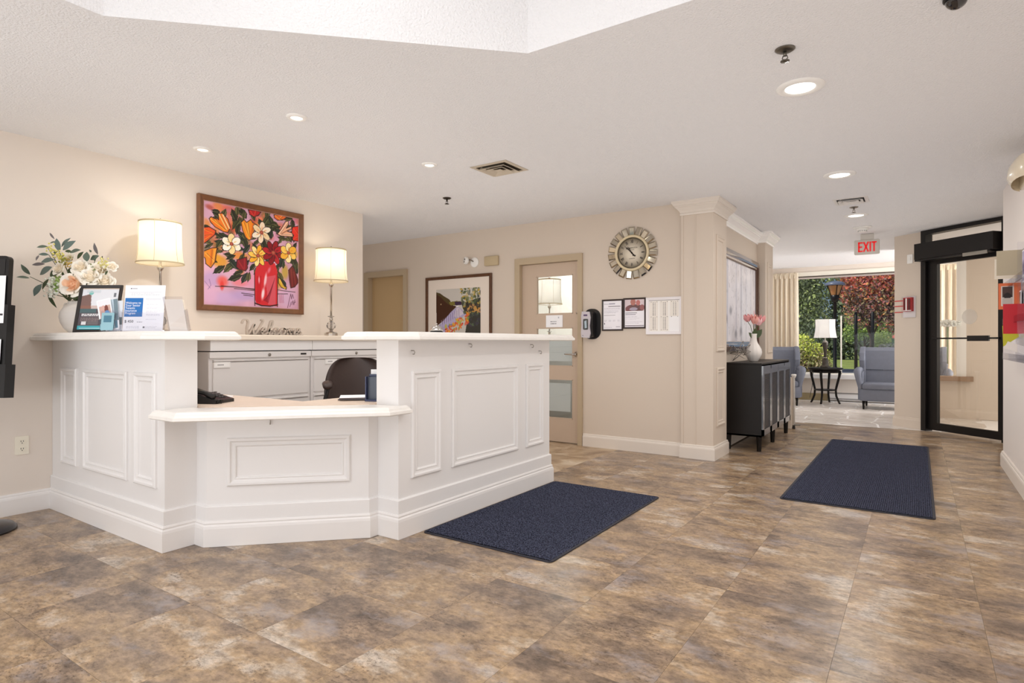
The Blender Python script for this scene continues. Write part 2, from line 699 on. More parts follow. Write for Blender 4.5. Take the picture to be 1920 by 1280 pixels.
FLAGJ = mat('white_flag_joint', (244, 242, 240), 0.5)

fl = MB().box(-8.0, 3.6, -3.7, 9.16, -0.12, -0.005).build('floor', FLOORBASE)
struct(fl, 'brown stone effect tile floor of the lobby', 'floor')
TX, TY = 0.466, 0.478
tm = MB().box(-TX / 2 + .0004, TX / 2 - .0004, -TY / 2 + .0004, TY / 2 - .0004, -0.0045, 0.0)
tile0 = tm.build('tile', TILE, fl)
tile_me = tile0.data
tile_hall_me = tile_me.copy(); tile_hall_me.materials.clear(); tile_hall_me.materials.append(TILE_HALL)
first = True
finv = wmat(fl).inverted()
for i in range(-10, 4):
    for j in range(-3, 17):
        x = -0.25 + TX * (i + 0.5); y = 1.345 + TY * (j + 0.5)
        if x > 0.64 and y < 6.9: continue
        if x < -1.7 and y > 5.9: continue
        if y - x < 0.35: continue
        if x + TX / 2 < -4.86: continue
        y1 = min(y + TY / 2, 9.15)
        if y1 - (y - TY / 2) < .05: continue
        sy = (y1 - (y - TY / 2)) / TY
        o = tile0 if first else tile0.copy()
        if not first: COL.objects.link(o)
        first = False
        if x < -2.58 and y > 4.3: o.data = tile_hall_me
        o.matrix_parent_inverse = finv
        o.location = (x, (y - TY / 2 + y1) / 2, 0)
        o.scale = (1, sy, 1)

# ---- lounge floor: irregular flagstones with pale joints
fl2 = MB().box(-4.0, 3.6, 9.16, 13.1, -0.12, -0.004).build('floor_lounge', FLAGJ)
struct(fl2, 'pale flagstone floor of the window lounge', 'floor')
r_ = random.Random(5)
cell = 0.40
seeds = {}
for i in range(-1, 12):
    for j in range(-1, 12):
        seeds[(i, j)] = (-2.9 + cell * (i + r_.uniform(.12, .88)), 9.16 + cell * (j + r_.uniform(.12, .88)))


def clip(poly, mx, my, nx, ny):
    out = []
    for k in range(len(poly)):
        a, b = poly[k], poly[(k + 1) % len(poly)]
        da = (a[0] - mx) * nx + (a[1] - my) * ny
        db = (b[0] - mx) * nx + (b[1] - my) * ny
        if da <= 0: out.append(a)
        if (da < 0 < db) or (db < 0 < da):
            t = da / (da - db)
            out.append((a[0] + (b[0] - a[0]) * t, a[1] + (b[1] - a[1]) * t))
    return out


for (i, j), s in list(seeds.items()):
    if not (0 <= i <= 8 and 0 <= j <= 8): continue
    poly = [(-2.9, 9.165), (0.75, 9.165), (0.75, 12.7), (-2.9, 12.7)]
    for (a, b), q in seeds.items():
        if (a, b) == (i, j) or abs(a - i) > 2 or abs(b - j) > 2: continue
        nx, ny = q[0] - s[0], q[1] - s[1]
        L = math.hypot(nx, ny); nx /= L; ny /= L
        poly = clip(poly, (s[0] + q[0]) / 2 - nx * .014, (s[1] + q[1]) / 2 - ny * .014, nx, ny)
        if len(poly) < 3: break
    if len(poly) >= 3:
        MB().prism(poly, -0.0035, 0.0).build('stone', FLAG, fl2)

# ---- ceiling with the raised eight sided skylight recess
OCT = [(-2.80, 1.098), (-1.515, 2.362), (-0.62, 2.362), (0.30, 1.45), (0.30, -0.25), (-0.62, -1.15), (-1.515, -1.15), (-2.80, 0.12)]
bm = bmesh.new()
out_ = [(-7.2, -3.6), (3.4, -3.6), (3.4, 5.5), (-7.2, 5.5)]
ov = [bm.verts.new((x, y, 2.475)) for x, y in out_]
hv = [bm.verts.new((x, y, 2.475)) for x, y in OCT]
ed = [bm.edges.new((ov[i], ov[(i + 1) % 4])) for i in range(4)] + [bm.edges.new((hv[i], hv[(i + 1) % 8])) for i in range(8)]
bmesh.ops.triangle_fill(bm, use_beauty=True, use_dissolve=False, edges=ed)
bm.verts.index_update()
cl = MB()
cl.add([v.co.copy() for v in bm.verts], [[v.index for v in f.verts] for f in bm.faces])
bm.free()
cl.add([(-7.2, 5.5, 2.475), (3.4, 5.5, 2.475), (3.4, 13.0, zc(13.0)), (-7.2, 13.0, zc(13.0))], [(0, 1, 2, 3)])
n = len(OCT)
cl.add([(x, y, 2.475) for x, y in OCT] + [(x, y, 3.06) for x, y in OCT], [(i, (i + 1) % n, n + (i + 1) % n, n + i) for i in range(n)] + [tuple(range(n, 2 * n))])
co = cl.build('ceiling', CEIL, origin=False)
struct(co, 'white stucco ceiling with a raised skylight recess', 'ceiling')
rf = MB().box(-7.4, 3.6, -3.8, 13.1, 3.10, 3.25).build('roof', mat('roof_membrane', (120, 118, 116), 0.9))  # unseen slab added above the ceiling to keep the sun out
struct(rf, 'flat roof slab added over the lobby against the sun', 'roof')

# ---- walls
def wall(name, label, boxes, m=WALL):
    b = MB()
    for q in boxes: b.box(*q)
    return struct(b.build(name, m, origin=False), label, 'wall')


H = 2.52
wall('wall_left', 'beige wall behind the reception counter', [(-4.98, -4.86, -3.6, 4.34, 0, H)])
wall('wall_corridor', 'beige wall of the side corridor', [(-7.2, -4.98, 4.22, 4.34, 0, H), (-7.3, -7.2, 4.2, 5.9, 0, H)])
wall('wall_back', 'beige back wall carrying the clock and doors',
     [(-7.2, -6.35, 5.77, 5.90, 0, H), (-6.35, -5.64, 5.77, 5.90, 2.03, H), (-5.64, -3.83, 5.77, 5.90, 0, H), (-3.83, -3.03, 5.77, 5.90, 2.03, H), (-3.03, -1.72, 5.77, 5.90, 0, H)], WALL_WARM)
wall('wall_office', 'pale walls of the office behind the taupe door', [(-6.7, -1.95, 7.6, 7.7, 0, H), (-6.8, -6.7, 5.9, 7.7, 0, H), (-2.0, -1.9, 5.9, 7.7, 0, H)], mat('office_white', (232, 232, 226), .7))
wall('wall_recess', 'beige recessed wall behind the black sideboard', [(-1.90, -1.70, 6.0, 8.3, 0, 2.56)], WALL_WARM)
wall('wall_lounge', 'beige side walls of the lounge', [(-4.1, -1.72, 8.40, 8.54, 0, 2.6), (-4.1, -4.0, 8.54, 13.0, 0, 2.6), (3.3, 3.4, 8.6, 10.3, 0, 2.6), (3.3, 3.4, 12.6, 13.0, 0, 2.6), (3.3, 3.4, 10.3, 12.6, 0, 0.5), (3.3, 3.4, 10.3, 12.6, 2.35, 2.6)])
wall('wall_window', 'beige wall under and around the lounge window', [(-4.0, -2.6, 12.9, 13.02, 0, 2.6), (1.7, 3.4, 12.9, 13.02, 0, 2.6), (-2.6, 1.7, 12.9, 13.02, 0, 0.42), (-2.6, 1.7, 12.88, 13.02, 2.48, 2.6)])
wall('wall_right', 'beige wall with the card rack at the right', [(0.64, 0.76, -3.6, 7.0, 0, H), (0.76, 3.4, 6.88, 7.0, 0, 2.56)], mat('pale_wall_paint', (224, 216, 210), 0.7, bump=(220, 0.05)))
wall('wall_rear', 'beige rear wall with added window openings', [(-4.98, -4.4, -3.6, -3.48, 0, H), (0.4, 0.76, -3.6, -3.48, 0, H), (-4.4, 0.4, -3.6, -3.48, 0, 0.3), (-4.4, 0.4, -3.6, -3.48, 2.4, H)])
wb = MB()  # rear window, added out of view to go with the fill lamp
for x in (-4.4, -2.8, -1.2, 0.36): wb.box(x, x + .05, -3.58, -3.5, 0.3, 2.4)
wb.box(-4.4, .4, -3.58, -3.5, .3, .36); wb.box(-4.4, .4, -3.58, -3.5, 2.34, 2.4)
w4 = struct(wb.build('added_window_rear', WHITEP, origin=False), 'wide white framed rear window added out of view for light', 'window')
MB().add([(-4.4, -3.55, .3), (.4, -3.55, .3), (.4, -3.55, 2.4), (-4.4, -3.55, 2.4)], [(0, 1, 2, 3)]).build('pane', GLASS, w4)

# the column and the second pilaster, with raised panels
DR = Vector((math.cos(rad(-41)), math.sin(rad(-41)), 0))
NR = Vector((DR.y, -DR.x, 0))          # out of the slanting wall, towards the lobby
P0 = Vector((0.075, 9.24, 0))


def onwall(k, off, z):
    q = P0 + DR * k + NR * off
    return (q.x, q.y, z)


PANELPROF = [(0, 0), (0, .010), (-.006, .016), (-.016, .016), (-.024, .008), (-.036, .006), (-.040, .010), (-.046, .008), (-.050, 0)]


def panel(M, x0, x1, z0, z1, parent, m, name='panel_molding', k=1.0):
    b = MB(M)
    b.sweep([(x0, z0), (x1, z0), (x1, z1), (x0, z1)], [(o * k, h * k) for o, h in PANELPROF], closed=True)
    o = b.build(name, m, parent)
    return o


colm = MB().box(-1.90, -1.60, 5.735, 6.21, 0, 2.50)
colm.box(-1.905, -1.885, 5.728, 5.74, 0.13, 2.42)
colm.box(-1.772, -1.762, 5.730, 5.74, 0.13, 2.42)
column = struct(colm.build('column', TRIMW if False else WALL_WARM, origin=False), 'beige panelled column at the end of the clock wall', 'column')
MC = frame_on((-1.60, 0, 0), (0, 1, 0), (0, 0, 1))
panel(MC, 5.83, 6.11, 1.03, 2.15, column, WALL_WARM)
panel(MC, 5.84, 6.11, 0.31, 0.87, column, WALL_WARM)
pil = struct(MB().box(-1.90, -1.60, 8.06, 8.54, 0, 2.535).build('column_2', WALL_WARM, origin=False), 'beige pilaster between sideboard recess and lounge', 'column')
panel(MC, 8.18, 8.46, 0.98, 2.14, pil, WALL_WARM)
panel(MC, 8.18, 8.46, 0.31, 0.87, pil, WALL_WARM)
# slanting pier beside the glass door
pq = [onwall(-0.445, 0, 0), onwall(0.0, 0, 0), onwall(0.0, -0.12, 0), onwall(-0.30, -0.16, 0), (-0.10, 9.72, 0), (-.25, 9.55, 0)]
pier = struct(MB().prism([p[:2] for p in pq], 0, 2.56).build('wall_slanted', WALL_WARM, origin=False), 'slanting beige pier beside the glass door', 'wall')
# vestibule behind the glass door
vb = MB()
vb.box(-0.20, -0.10, 9.7, 11.0, 0, 2.6)
vb.box(-0.10, 0.10, 10.9, 11.0, 0, 2.6); vb.box(.58, 2.9, 10.9, 11.0, 0, 2.6); vb.box(.10, .58, 10.9, 11.0, 0, .55); vb.box(.10, .58, 10.9, 11.0, 2.35, 2.6)
vb.box(2.8, 2.9, 7.0, 11.0, 0, 2.6)
vb.prism([(.76, 6.95), (.862, 8.60), (1.0, 8.62), (.95, 6.95)], 0, 2.56)
struct(vb.build('wall_vestibule', WALL_WARM, origin=False), 'beige walls of the entrance vestibule', 'wall')
vw = MB()
vw.box(.10, .15, 10.87, 11.0, .62, 2.35); vw.box(.47, .58, 10.87, 11.0, .62, 2.35); vw.box(.15, .47, 10.87, 11.0, 2.28, 2.35)
w3 = struct(vw.build('window_3', WHITEP, origin=False), 'narrow white framed inner window of the vestibule', 'window')
MB().box(.04, .66, 10.80, 11.0, .55, .62).build('window_sill', mat('brown_sill', (150, 122, 98), 0.45), w3)
MB().add([(.15, 10.95, .62), (.47, 10.95, .62), (.47, 10.95, 2.28), (.15, 10.95, 2.28)], [(0, 1, 2, 3)]).build('pane', GLASS, w3)

# ---- baseboards
BBP = [(0, .135), (.008, .134), (.012, .126), (.012, .118), (.017, .112), (.020, .100), (.020, 0), (0, 0)]


def skirting(name, label, path, m=BASEW, prof=BBP):
    return struct(MB().sweep(path, prof).build(name, m, origin=False), label, 'baseboard')


skirting('baseboard_left', 'white baseboard along the counter wall', [(-4.86, -3.48), (-4.86, 1.59)])
skirting('baseboard_back', 'cream baseboard under the clock', [(-2.99, 5.77), (-1.90, 5.77)], TRIMW)
skirting('baseboard_column', 'cream baseboard wrapped round the column', [(-1.90, 5.77), (-1.90, 5.735), (-1.60, 5.735), (-1.60, 6.21), (-1.70, 6.21), (-1.70, 8.06), (-1.60, 8.06), (-1.60, 8.54), (-1.9, 8.54)], TRIMW)
skirting('baseboard_right', 'cream baseboard of the card rack wall', [(0.64, 7.0), (0.64, -3.48)], TRIMW)
skirting('baseboard_slanted', 'beige baseboard of the slanting pier', [(-.25, 9.62), onwall(-0.445, 0, 0)[:2], onwall(-0.012, 0, 0)[:2]], WALL_WARM)
skirting('baseboard_vestibule', 'brown toned baseboard in the vestibule', [(.0, 10.9), (2.8, 10.9)], WALL_WARM)
# ---- crown
CRP = [(0, -.135), (.012, -.135), (.016, -.118), (.010, -.112), (.022, -.09), (.048, -.062), (.056, -.058), (.056, -.046), (.064, -.044), (.074, -.026), (.080, -.020), (.080, 0.0), (0, 0)]
crm = mat('lit_crown_paint', (252, 250, 248), 0.22)  # highlights from the window are put into this whiter colour


def crown(name, label, path, z):
    return struct(MB().sweep(path, [(o, z + h) for o, h in CRP]).build(name, crm if name != 'trim_1' else TRIMW, origin=False), label, 'molding')


crown('trim_1', 'cream crown molding round the column head', [(-1.90, 5.77), (-1.90, 5.735), (-1.60, 5.735), (-1.60, 6.21), (-1.70, 6.21)], zc(5.9))
crown('trim_2', 'crown molding above the framed birch picture, whitened for window light', [(-1.70, 6.21), (-1.70, 8.06)], zc(7.0))
crown('trim_3', 'crown molding of the far pilaster, whitened for window light', [(-1.70, 8.06), (-1.60, 8.06), (-1.60, 8.54), (-1.7, 8.54)], zc(8.2))

# ---- lounge window
wf = MB()
wf.box(-2.6, 1.7, 12.86, 13.0, 2.40, 2.48)
wf.box(-2.6, -2.52, 12.93, 13.0, .5, 2.42); wf.box(1.62, 1.7, 12.93, 13.0, .5, 2.42)
wf.box(-1.222, -1.200, 12.93, 12.97, .5, 1.62)
wf.box(-2.6, 1.7, 12.93, 13.0, .5, .53)
w1 = struct(wf.build('window_1', mat('cream_window_frame', (232, 228, 216), 0.4), origin=False), 'wide lounge window looking onto the garden', 'window')
MB().box(-2.6, 1.7, 12.76, 13.0, .42, .505, bev=.006).build('window_sill', BASEW, w1)
MB().box(-2.5, 1.65, 12.855, 12.93, 2.385, 2.40).build('curtain_track', mat('dark_track', (70, 62, 54), 0.5), w1)
MB().add([(-2.55, 12.95, .5), (1.65, 12.95, .5), (1.65, 12.95, 2.42), (-2.55, 12.95, 2.42)], [(0, 1, 2, 3)]).build('pane', GLASS, w1)
wf2 = MB()  # hidden side window, added to go with the lounge fill lamp
for y in (10.3, 11.4, 12.52): wf2.box(3.31, 3.39, y, y + .08, .5, 2.35)
wf2.box(3.31, 3.39, 10.3, 12.6, .5, .56); wf2.box(3.31, 3.39, 10.3, 12.6, 2.29, 2.35)
w2 = struct(wf2.build('added_window_side', WHITEP, origin=False), 'unseen side window added to the lounge for light', 'window')
MB().add([(3.35, 10.3, .5), (3.35, 12.6, .5), (3.35, 12.6, 2.35), (3.35, 10.3, 2.35)], [(0, 1, 2, 3)]).build('pane', GLASS, w2)
sof = MB().box(-6.0, 5.0, 13.02, 15.0, 2.55, 2.75)
so = struct(sof.build('roof_overhang', mat('pale_soffit', (224, 222, 214), 0.8), origin=False), 'pale overhanging soffit outside the lounge window', 'roof')
MB().lathe([(.10, 0), (.10, .01), (.06, .012)], 20, c=(-.85, 14.1, 2.538)).build('soffit_vent', STEEL, so)
# low baseboard heater under the window
ht = thing('baseboard_heater', 'long white baseboard heater under the lounge window', 'heater', (-.5, 12.85, 0))
MB().box(-1.42, .9, 12.80, 12.90, .02, .15, bev=.006).build('housing', BASEW, ht)
MB().box(-1.42, .9, 12.785, 12.80, .15, .165).build('top_grille', mat('grey_grille', (120, 114, 112), 0.5), ht)
MB().box(-1.40, .88, 12.788, 12.80, .035, .06).build('louver', mat('grey_grille2', (150, 146, 144), 0.5), ht)
MB().box(-2.3, -1.43, 12.83, 12.90, .0, .13).build('end_panel', mat('olive_panel', (150, 134, 100), 0.6), ht)

# ---- doors of the back wall
d1 = struct(MB().box(-6.33, -5.655, 5.83, 5.87, 0.01, 2.01).build('door_1', mat('ochre_door_paint', (184, 156, 116), 0.5), origin=False), 'plain closed tan door in the far corner', 'door')
fb = MB()
for x0, x1 in ((-6.41, -6.33), (-5.655, -5.59)): fb.box(x0, x1, 5.745, 5.86, 0, 2.085)
fb.box(-6.33, -5.655, 5.745, 5.86, 2.01, 2.085)
fb.build('door_frame', TANFRAME, d1)
d2b = MB()
X0, X1, YD0, YD1 = -3.798, -3.051, 5.80, 5.845
GX0, GX1 = -3.605, -3.134
LITES = [(1.435, 1.865), (.852, 1.277), (.270, .707)]
zs = [0.012] + [v for a in reversed(LITES) for v in a] + [2.005]
d2b.box(X0, GX0, YD0, YD1, .012, 2.005); d2b.box(GX1, X1, YD0, YD1, .012, 2.005)
for a, b in zip(zs[0::2], zs[1::2]): d2b.box(GX0, GX1, YD0, YD1, a, b)
d2 = struct(d2b.build('door_2', TANDOOR, origin=False), 'taupe door with three glass lites beside the counter', 'door')
fb = MB()
fb.box(-3.87, -3.80, 5.745, 5.90, 0, 2.08); fb.box(-3.049, -2.995, 5.745, 5.90, 0, 2.08); fb.box(-3.80, -3.049, 5.745, 5.90, 2.008, 2.08)
fb.build('door_frame', TANFRAME, d2)
for a, b in LITES:
    MB().box(GX0, GX1, 5.825, 5.832, a, b).build('pane', glass_mat('lite_glass', (246, 247, 245), .06, fres=.3) if 'lite_glass' not in MATS else MATS['lite_glass'], d2)
    g = MB()
    g.box(GX0, GX0 + .008, 5.798, 5.826, a, b); g.box(GX1 - .008, GX1, 5.798, 5.826, a, b); g.box(GX0, GX1, 5.798, 5.826, a, a + .008); g.box(GX0, GX1, 5.798, 5.826, b - .008, b)
    g.build('glazing_bead', TANDOOR, d2)
hd = MB()
hd.lathe([(.027, 0), (.027, .01), (.012, .014), (.012, .05)], 18)
hd.M = Matrix.Identity(4)
hb = MB(Matrix.Translation((-3.085, 5.80, .985)) @ Matrix.Rotation(rad(90), 4, 'X'))
hb.lathe([(.030, 0), (.030, .008), (.013, .014), (.012, .05)], 18)
hb.M = Matrix.Identity(4)
hb.tube([(-3.085, 5.752, .985), (-3.12, 5.748, .985), (-3.20, 5.750, .987), (-3.215, 5.755, .987)], [.011, .010, .008, .006], 10)
hb.build('door_handle', CHROME, d2)
hk = MB().tube([(-3.075, 5.795, 1.43), (-3.075, 5.77, 1.43), (-3.075, 5.765, 1.44)], .006, 8).build('hook', CHROME, d2)
# papers taped to the door
cv = Canvas(48, 30, (243, 243, 245)); cv.greek(.28, .5, .72, 2, .16, .07, (90, 90, 98), 3, .75); cv.rect(.72, .12, .8, .25, (190, 190, 198))
pn = thing('paper_notice', 'white paper notice taped under the top lite of the taupe door', 'notice', (-3.36, 5.795, 1.28))
cv.build('sheet', .215, .135, frame_on((-3.475, 5.796, 1.285), (1, 0, 0), (0, 0, 1)), pn)
for k, (x0, x1, z0, z1) in enumerate([(-3.60, -3.16, .905, 1.19), (-3.60, -3.18, .345, .66)]):
    p = MB().box(x0, x1, 5.834, 5.836, z0, z1)
    o = p.build('privacy_sheet', mat('blue_grey_paper', (232, 237, 242), 0.6))
    tag(o, ['pale sheet covering the middle lite of the taupe door', 'pale sheet covering the lowest lite of the taupe door'][k], 'paper')

# ---- black automatic glass door in the slanting wall
bd = MB()


def slab(b, k0, k1, o0, o1, z0, z1, m=0):
    q = [onwall(k0, o0, 0)[:2], onwall(k1, o0, 0)[:2], onwall(k1, o1, 0)[:2], onwall(k0, o1, 0)[:2]]
    return b.prism(q, z0, z1, 'z', m)


slab(bd, -.01, .055, -.05, .06, 0, 2.54); slab(bd, .97, 1.03, -.05, .06, 0, 2.54); slab(bd, .055, .97, -.05, .06, 2.475, 2.54); slab(bd, .055, .97, -.05, .05, 2.14, 2.19)
d3 = struct(bd.build('door_3', BLACKM, origin=False), 'black framed automatic glass entrance door', 'door')
lf = MB()
slab(lf, .06, .176, -.03, .02, .02, 2.14); slab(lf, .905, .965, -.03, .02, .02, 2.14); slab(lf, .176, .905, -.03, .02, .02, .112); slab(lf, .176, .905, -.03, .02, 2.09, 2.14)
leaf = lf.build('door_leaf', BLACKM, d3)
b = MB()
b.add([onwall(.176, -.005, .112), onwall(.905, -.005, .112), onwall(.905, -.005, 2.09), onwall(.176, -.005, 2.09)], [(0, 1, 2, 3)])
b.build('pane', DOORGLASS, d3)
b = MB(); b.add([onwall(.055, 0, 2.19), onwall(.97, 0, 2.19), onwall(.97, 0, 2.475), onwall(.055, 0, 2.475)], [(0, 1, 2, 3)]); b.build('transom_pane', DOORGLASS, d3)
b = MB(); b.tube([onwall(.14, .05, 1.165), onwall(.94, .05, 1.165)], .010, 10)
for k in (.15, .93): b.tube([onwall(k, .015, 1.165), onwall(k, .05, 1.165)], .008, 8)
b.build('push_bar', BLACKM, d3)
b = MB(); slab(b, .585, .83, .04, .062, 1.132, 1.195); b.build('push_plate', BLACKP, d3)
dm = Matrix.Translation(onwall(.568, 0.0, 1.42)) @ frame_on((0, 0, 0), DR, (0, 0, 1))
MB(dm).lathe([(.0, 0), (.09, 0), (.09, .001)], 32).build('frosted_disc', mat('frosted_film', (226, 220, 212), .6, alpha=.4), d3)
hx = MB()
slab(hx, .012, .975, .06, .19, 2.155, 2.352)
op = hx.build('door_operator', BLACKM, d3)
b = MB(); slab(b, .0, .93, .03, .17, 2.135, 2.155); b.build('operator_track', BLACKP, d3)
b = MB(); slab(b, .62, .90, .165, .175, 2.115, 2.165); b.build('sensor', mat('grey_sensor', (150, 144, 134), 0.4), d3)
# light switch, pull station behind its clear cover
t = thing('light_switch', 'white wall plate high on the slanting pier', 'switch', onwall(-.205, 0, 2.14))
b = MB(); slab(b, -.245, -.168, 0, .012, 2.145, 2.262); b.build('plate', WHITEP, t)
b = MB(); slab(b, -.222, -.190, .012, .018, 2.185, 2.225); b.build('rocker', WHITEP, t)
t = thing('fire_alarm_station', 'red fire alarm pull station under a clear cover', 'fire alarm', onwall(-.2, 0, 1.45))
b = MB(); slab(b, -.30, -.13, .002, .05, 1.44, 1.715); b.build('cover', ACRYL, t)
b = MB(); slab(b, -.305, -.125, .001, .012, 1.44, 1.715); b.build('back_plate', mat('clear_white', (226, 220, 218), 0.3), t)
b = MB(); slab(b, -.275, -.150, .012, .045, 1.52, 1.70); b.build('station', mat('alarm_red', (170, 28, 34), 0.35), t)
b = MB(); slab(b, -.232, -.216, .045, .053, 1.53, 1.69); b.build('pull_handle', WHITEP, t)
b = MB(); slab(b, -.262, -.245, .045, .049, 1.54, 1.685); slab(b, -.205, -.170, .045, .049, 1.54, 1.685); b.build('dark_recess', mat('alarm_dark_red', (92, 22, 28), .4), t)
b = MB(); slab(b, -.27, -.155, .045, .048, 1.525, 1.535); b.build('label_strip', WHITEP, t)
for z in (1.665, 1.595, 1.515):
    b = MB(); slab(b, -.44, -.305, .001, .004, z - .006, z + .006); b.build('red_stripe', mat('stripe_red', (196, 60, 58), 0.5), t)

# ================================================================== RECEPTION DESK
desk = thing('reception_desk', 'white panelled reception desk with a lowered angled front', 'desk', (-3.4, 2.2, 0))
MB().box(-4.858, -3.335, 1.60, 1.775, 0, 1.13).build('left_front', DESKW, desk)
MB().box(-2.63, -2.452, 2.455, 4.142, 0, 1.13).build('right_front', DESKW, desk)
MB().prism([(-3.335, 1.771), (-3.229, 1.771), (-2.618, 2.382), (-2.618, 2.456), (-2.70, 2.50), (-3.30, 1.88), (-3.335, 1.84)], 0, .712).build('angled_front', DESKW, desk)
DP = [(-4.858, 1.60), (-3.335, 1.60), (-3.335, 1.771), (-3.229, 1.771), (-2.618, 2.382), (-2.618, 2.455), (-2.452, 2.455), (-2.452, 4.142), (-2.63, 4.142)]
MB().sweep(DP, [(0, .222), (.008, .220), (.012, .214), (.012, 0), (0, 0)]).build('plinth', DESKW, desk)
MB().sweep(DP, [(.010, .138), (.016, .137), (.020, .128), (.018, .120), (.024, .112), (.026, .098), (.026, 0.001), (.010, 0.001)]).build('base_molding', BASEW, desk)
ML = frame_on((0, 1.60, 0), (1, 0, 0), (0, 0, 1))
panel(ML, -4.69, -4.445, .325, .95, desk, DESKW)
panel(ML, -4.345, -3.755, .325, .95, desk, DESKW)
panel(ML, -3.668, -3.417, .325, .95, desk, DESKW)
MRt = frame_on((-2.452, 0, 0), (0, 1, 0), (0, 0, 1))
panel(MRt, 2.556, 2.816, .325, .952, desk, DESKW)
panel(MRt, 2.923, 3.678, .325, .952, desk, DESKW)
panel(MRt, 3.79, 4.04, .325, .952, desk, DESKW)
q2 = math.sqrt(.5)
MD = frame_on((-3.229, 1.771, 0), (q2, q2, 0), (0, 0, 1))
panel(MD, .105, .762, .325, .590, desk, DESKW)
# small hooks screwed under the cap
for y, x, z in ((2.56, -2.452, 1.07), (3.10, -2.452, 1.108), (3.86, -2.452, 1.10), (3.98, -2.452, 1.05)):
    MB().tube([(x, y, z), (x + .02, y, z), (x + .028, y, z - .01), (x + .022, y, z - .022), (x + .012, y, z - .02)], .003, 6).build('hook', STEEL, desk)
MB().tube([(-2.99, 2.0, .70), (-2.985, 1.995, .66)], .003, 6).build('hook', STEEL, desk)


def slabtop(name, poly, z0, z1, m, label, cat):
    """worktop: rounded nosing carried round the outline"""
    b = MB()
    t = z1 - z0
    n = len(poly)
    V = []
    rings = [(0.010, 0), (0, .006), (0, t * .45), (.010, t * .60), (.012, t * .78), (.024, t)]
    c = [Vector(p) for p in poly]
    nor = []
    for i in range(n):
        d = (c[(i + 1) % n] - c[i]).normalized()
        nor.append(Vector((d.y, -d.x)))
    for off, z in rings:
        for i in range(n):
            mt = (nor[i - 1] + nor[i]) / (1 + nor[i - 1].dot(nor[i]))
            q = c[i] - mt * off
            V.append((q.x, q.y, z0 + z))
    F = []
    for k in range(len(rings) - 1):
        for i in range(n):
            j = (i + 1) % n
            F.append((k * n + i, k * n + j, (k + 1) * n + j, (k + 1) * n + i))
    F.append(tuple(range(n))[::-1]); F.append(tuple((len(rings) - 1) * n + i for i in range(n)))
    b.add(V, F)
    return tag(b.build(name, m), label, cat)


slabtop('counter_top', [(-4.858, 1.475), (-3.33, 1.475), (-3.11, 1.695), (-3.11, 1.90), (-4.858, 1.90)], 1.13, 1.178, CAPW, 'white counter top under the flowers and brochures', 'counter')
slabtop('counter_top', [(-2.31, 2.48), (-2.31, 4.31), (-2.72, 4.31), (-2.72, 2.27), (-2.52, 2.27)], 1.13, 1.178, CAPW, 'white counter top carrying the service bell', 'counter')
slabtop('writing_ledge', [(-3.365, 1.53), (-3.11, 1.53), (-2.385, 2.325), (-2.385, 2.50), (-2.451, 2.50), (-2.451, 2.454), (-2.60, 2.42), (-3.26, 1.76), (-3.333, 1.76), (-3.333, 1.599), (-3.365, 1.599)], .712, .760, CAPW, 'low white writing ledge at the angled desk front', 'ledge')
LAMI = mat('beige_laminate', (222, 203, 186), 0.4, vary=(9, 0.03))
ws = MB().prism([(-4.40, 1.78), (-3.26, 1.78), (-2.635, 2.40), (-2.635, 4.10), (-3.08, 4.10), (-3.08, 2.28), (-4.40, 2.28)], .73, .761)
wso = tag(ws.build('work_surface', LAMI), 'beige laminate work surface inside the reception desk', 'desk')
# panel end that carries the work surface
for nm, bx in (('leg_panel', (-3.06, -2.66, 4.04, 4.08, 0.0, .73)), ('leg_panel', (-4.38, -4.35, 1.80, 2.24, 0.0, .73))):
    MB().box(*bx).build(nm, LAMI, wso)

# back counter over filing cabinets
tag(MB().box(-4.858, -4.37, 1.91, 4.30, 1.133, 1.178, bev=.008).build('back_counter', mat('cream_laminate', (232, 219, 202), 0.4, vary=(9, .02))), 'long cream counter top along the painting wall', 'counter')
ap = MB().box(-4.85, -4.40, 2.44, 3.352, 1.052, 1.1325)
apo = tag(ap.build('filler_panel', DESKW), 'white filler panel above the filing cabinet on the phone side', 'panel')
ap = MB().box(-4.85, -4.40, 3.357, 4.28, 1.052, 1.1325)
apo = tag(ap.build('filler_panel', DESKW), 'white filler panel above the filing cabinet behind the office chair', 'panel')
CABM = mat('light_grey_steel', (222, 218, 216), 0.42)


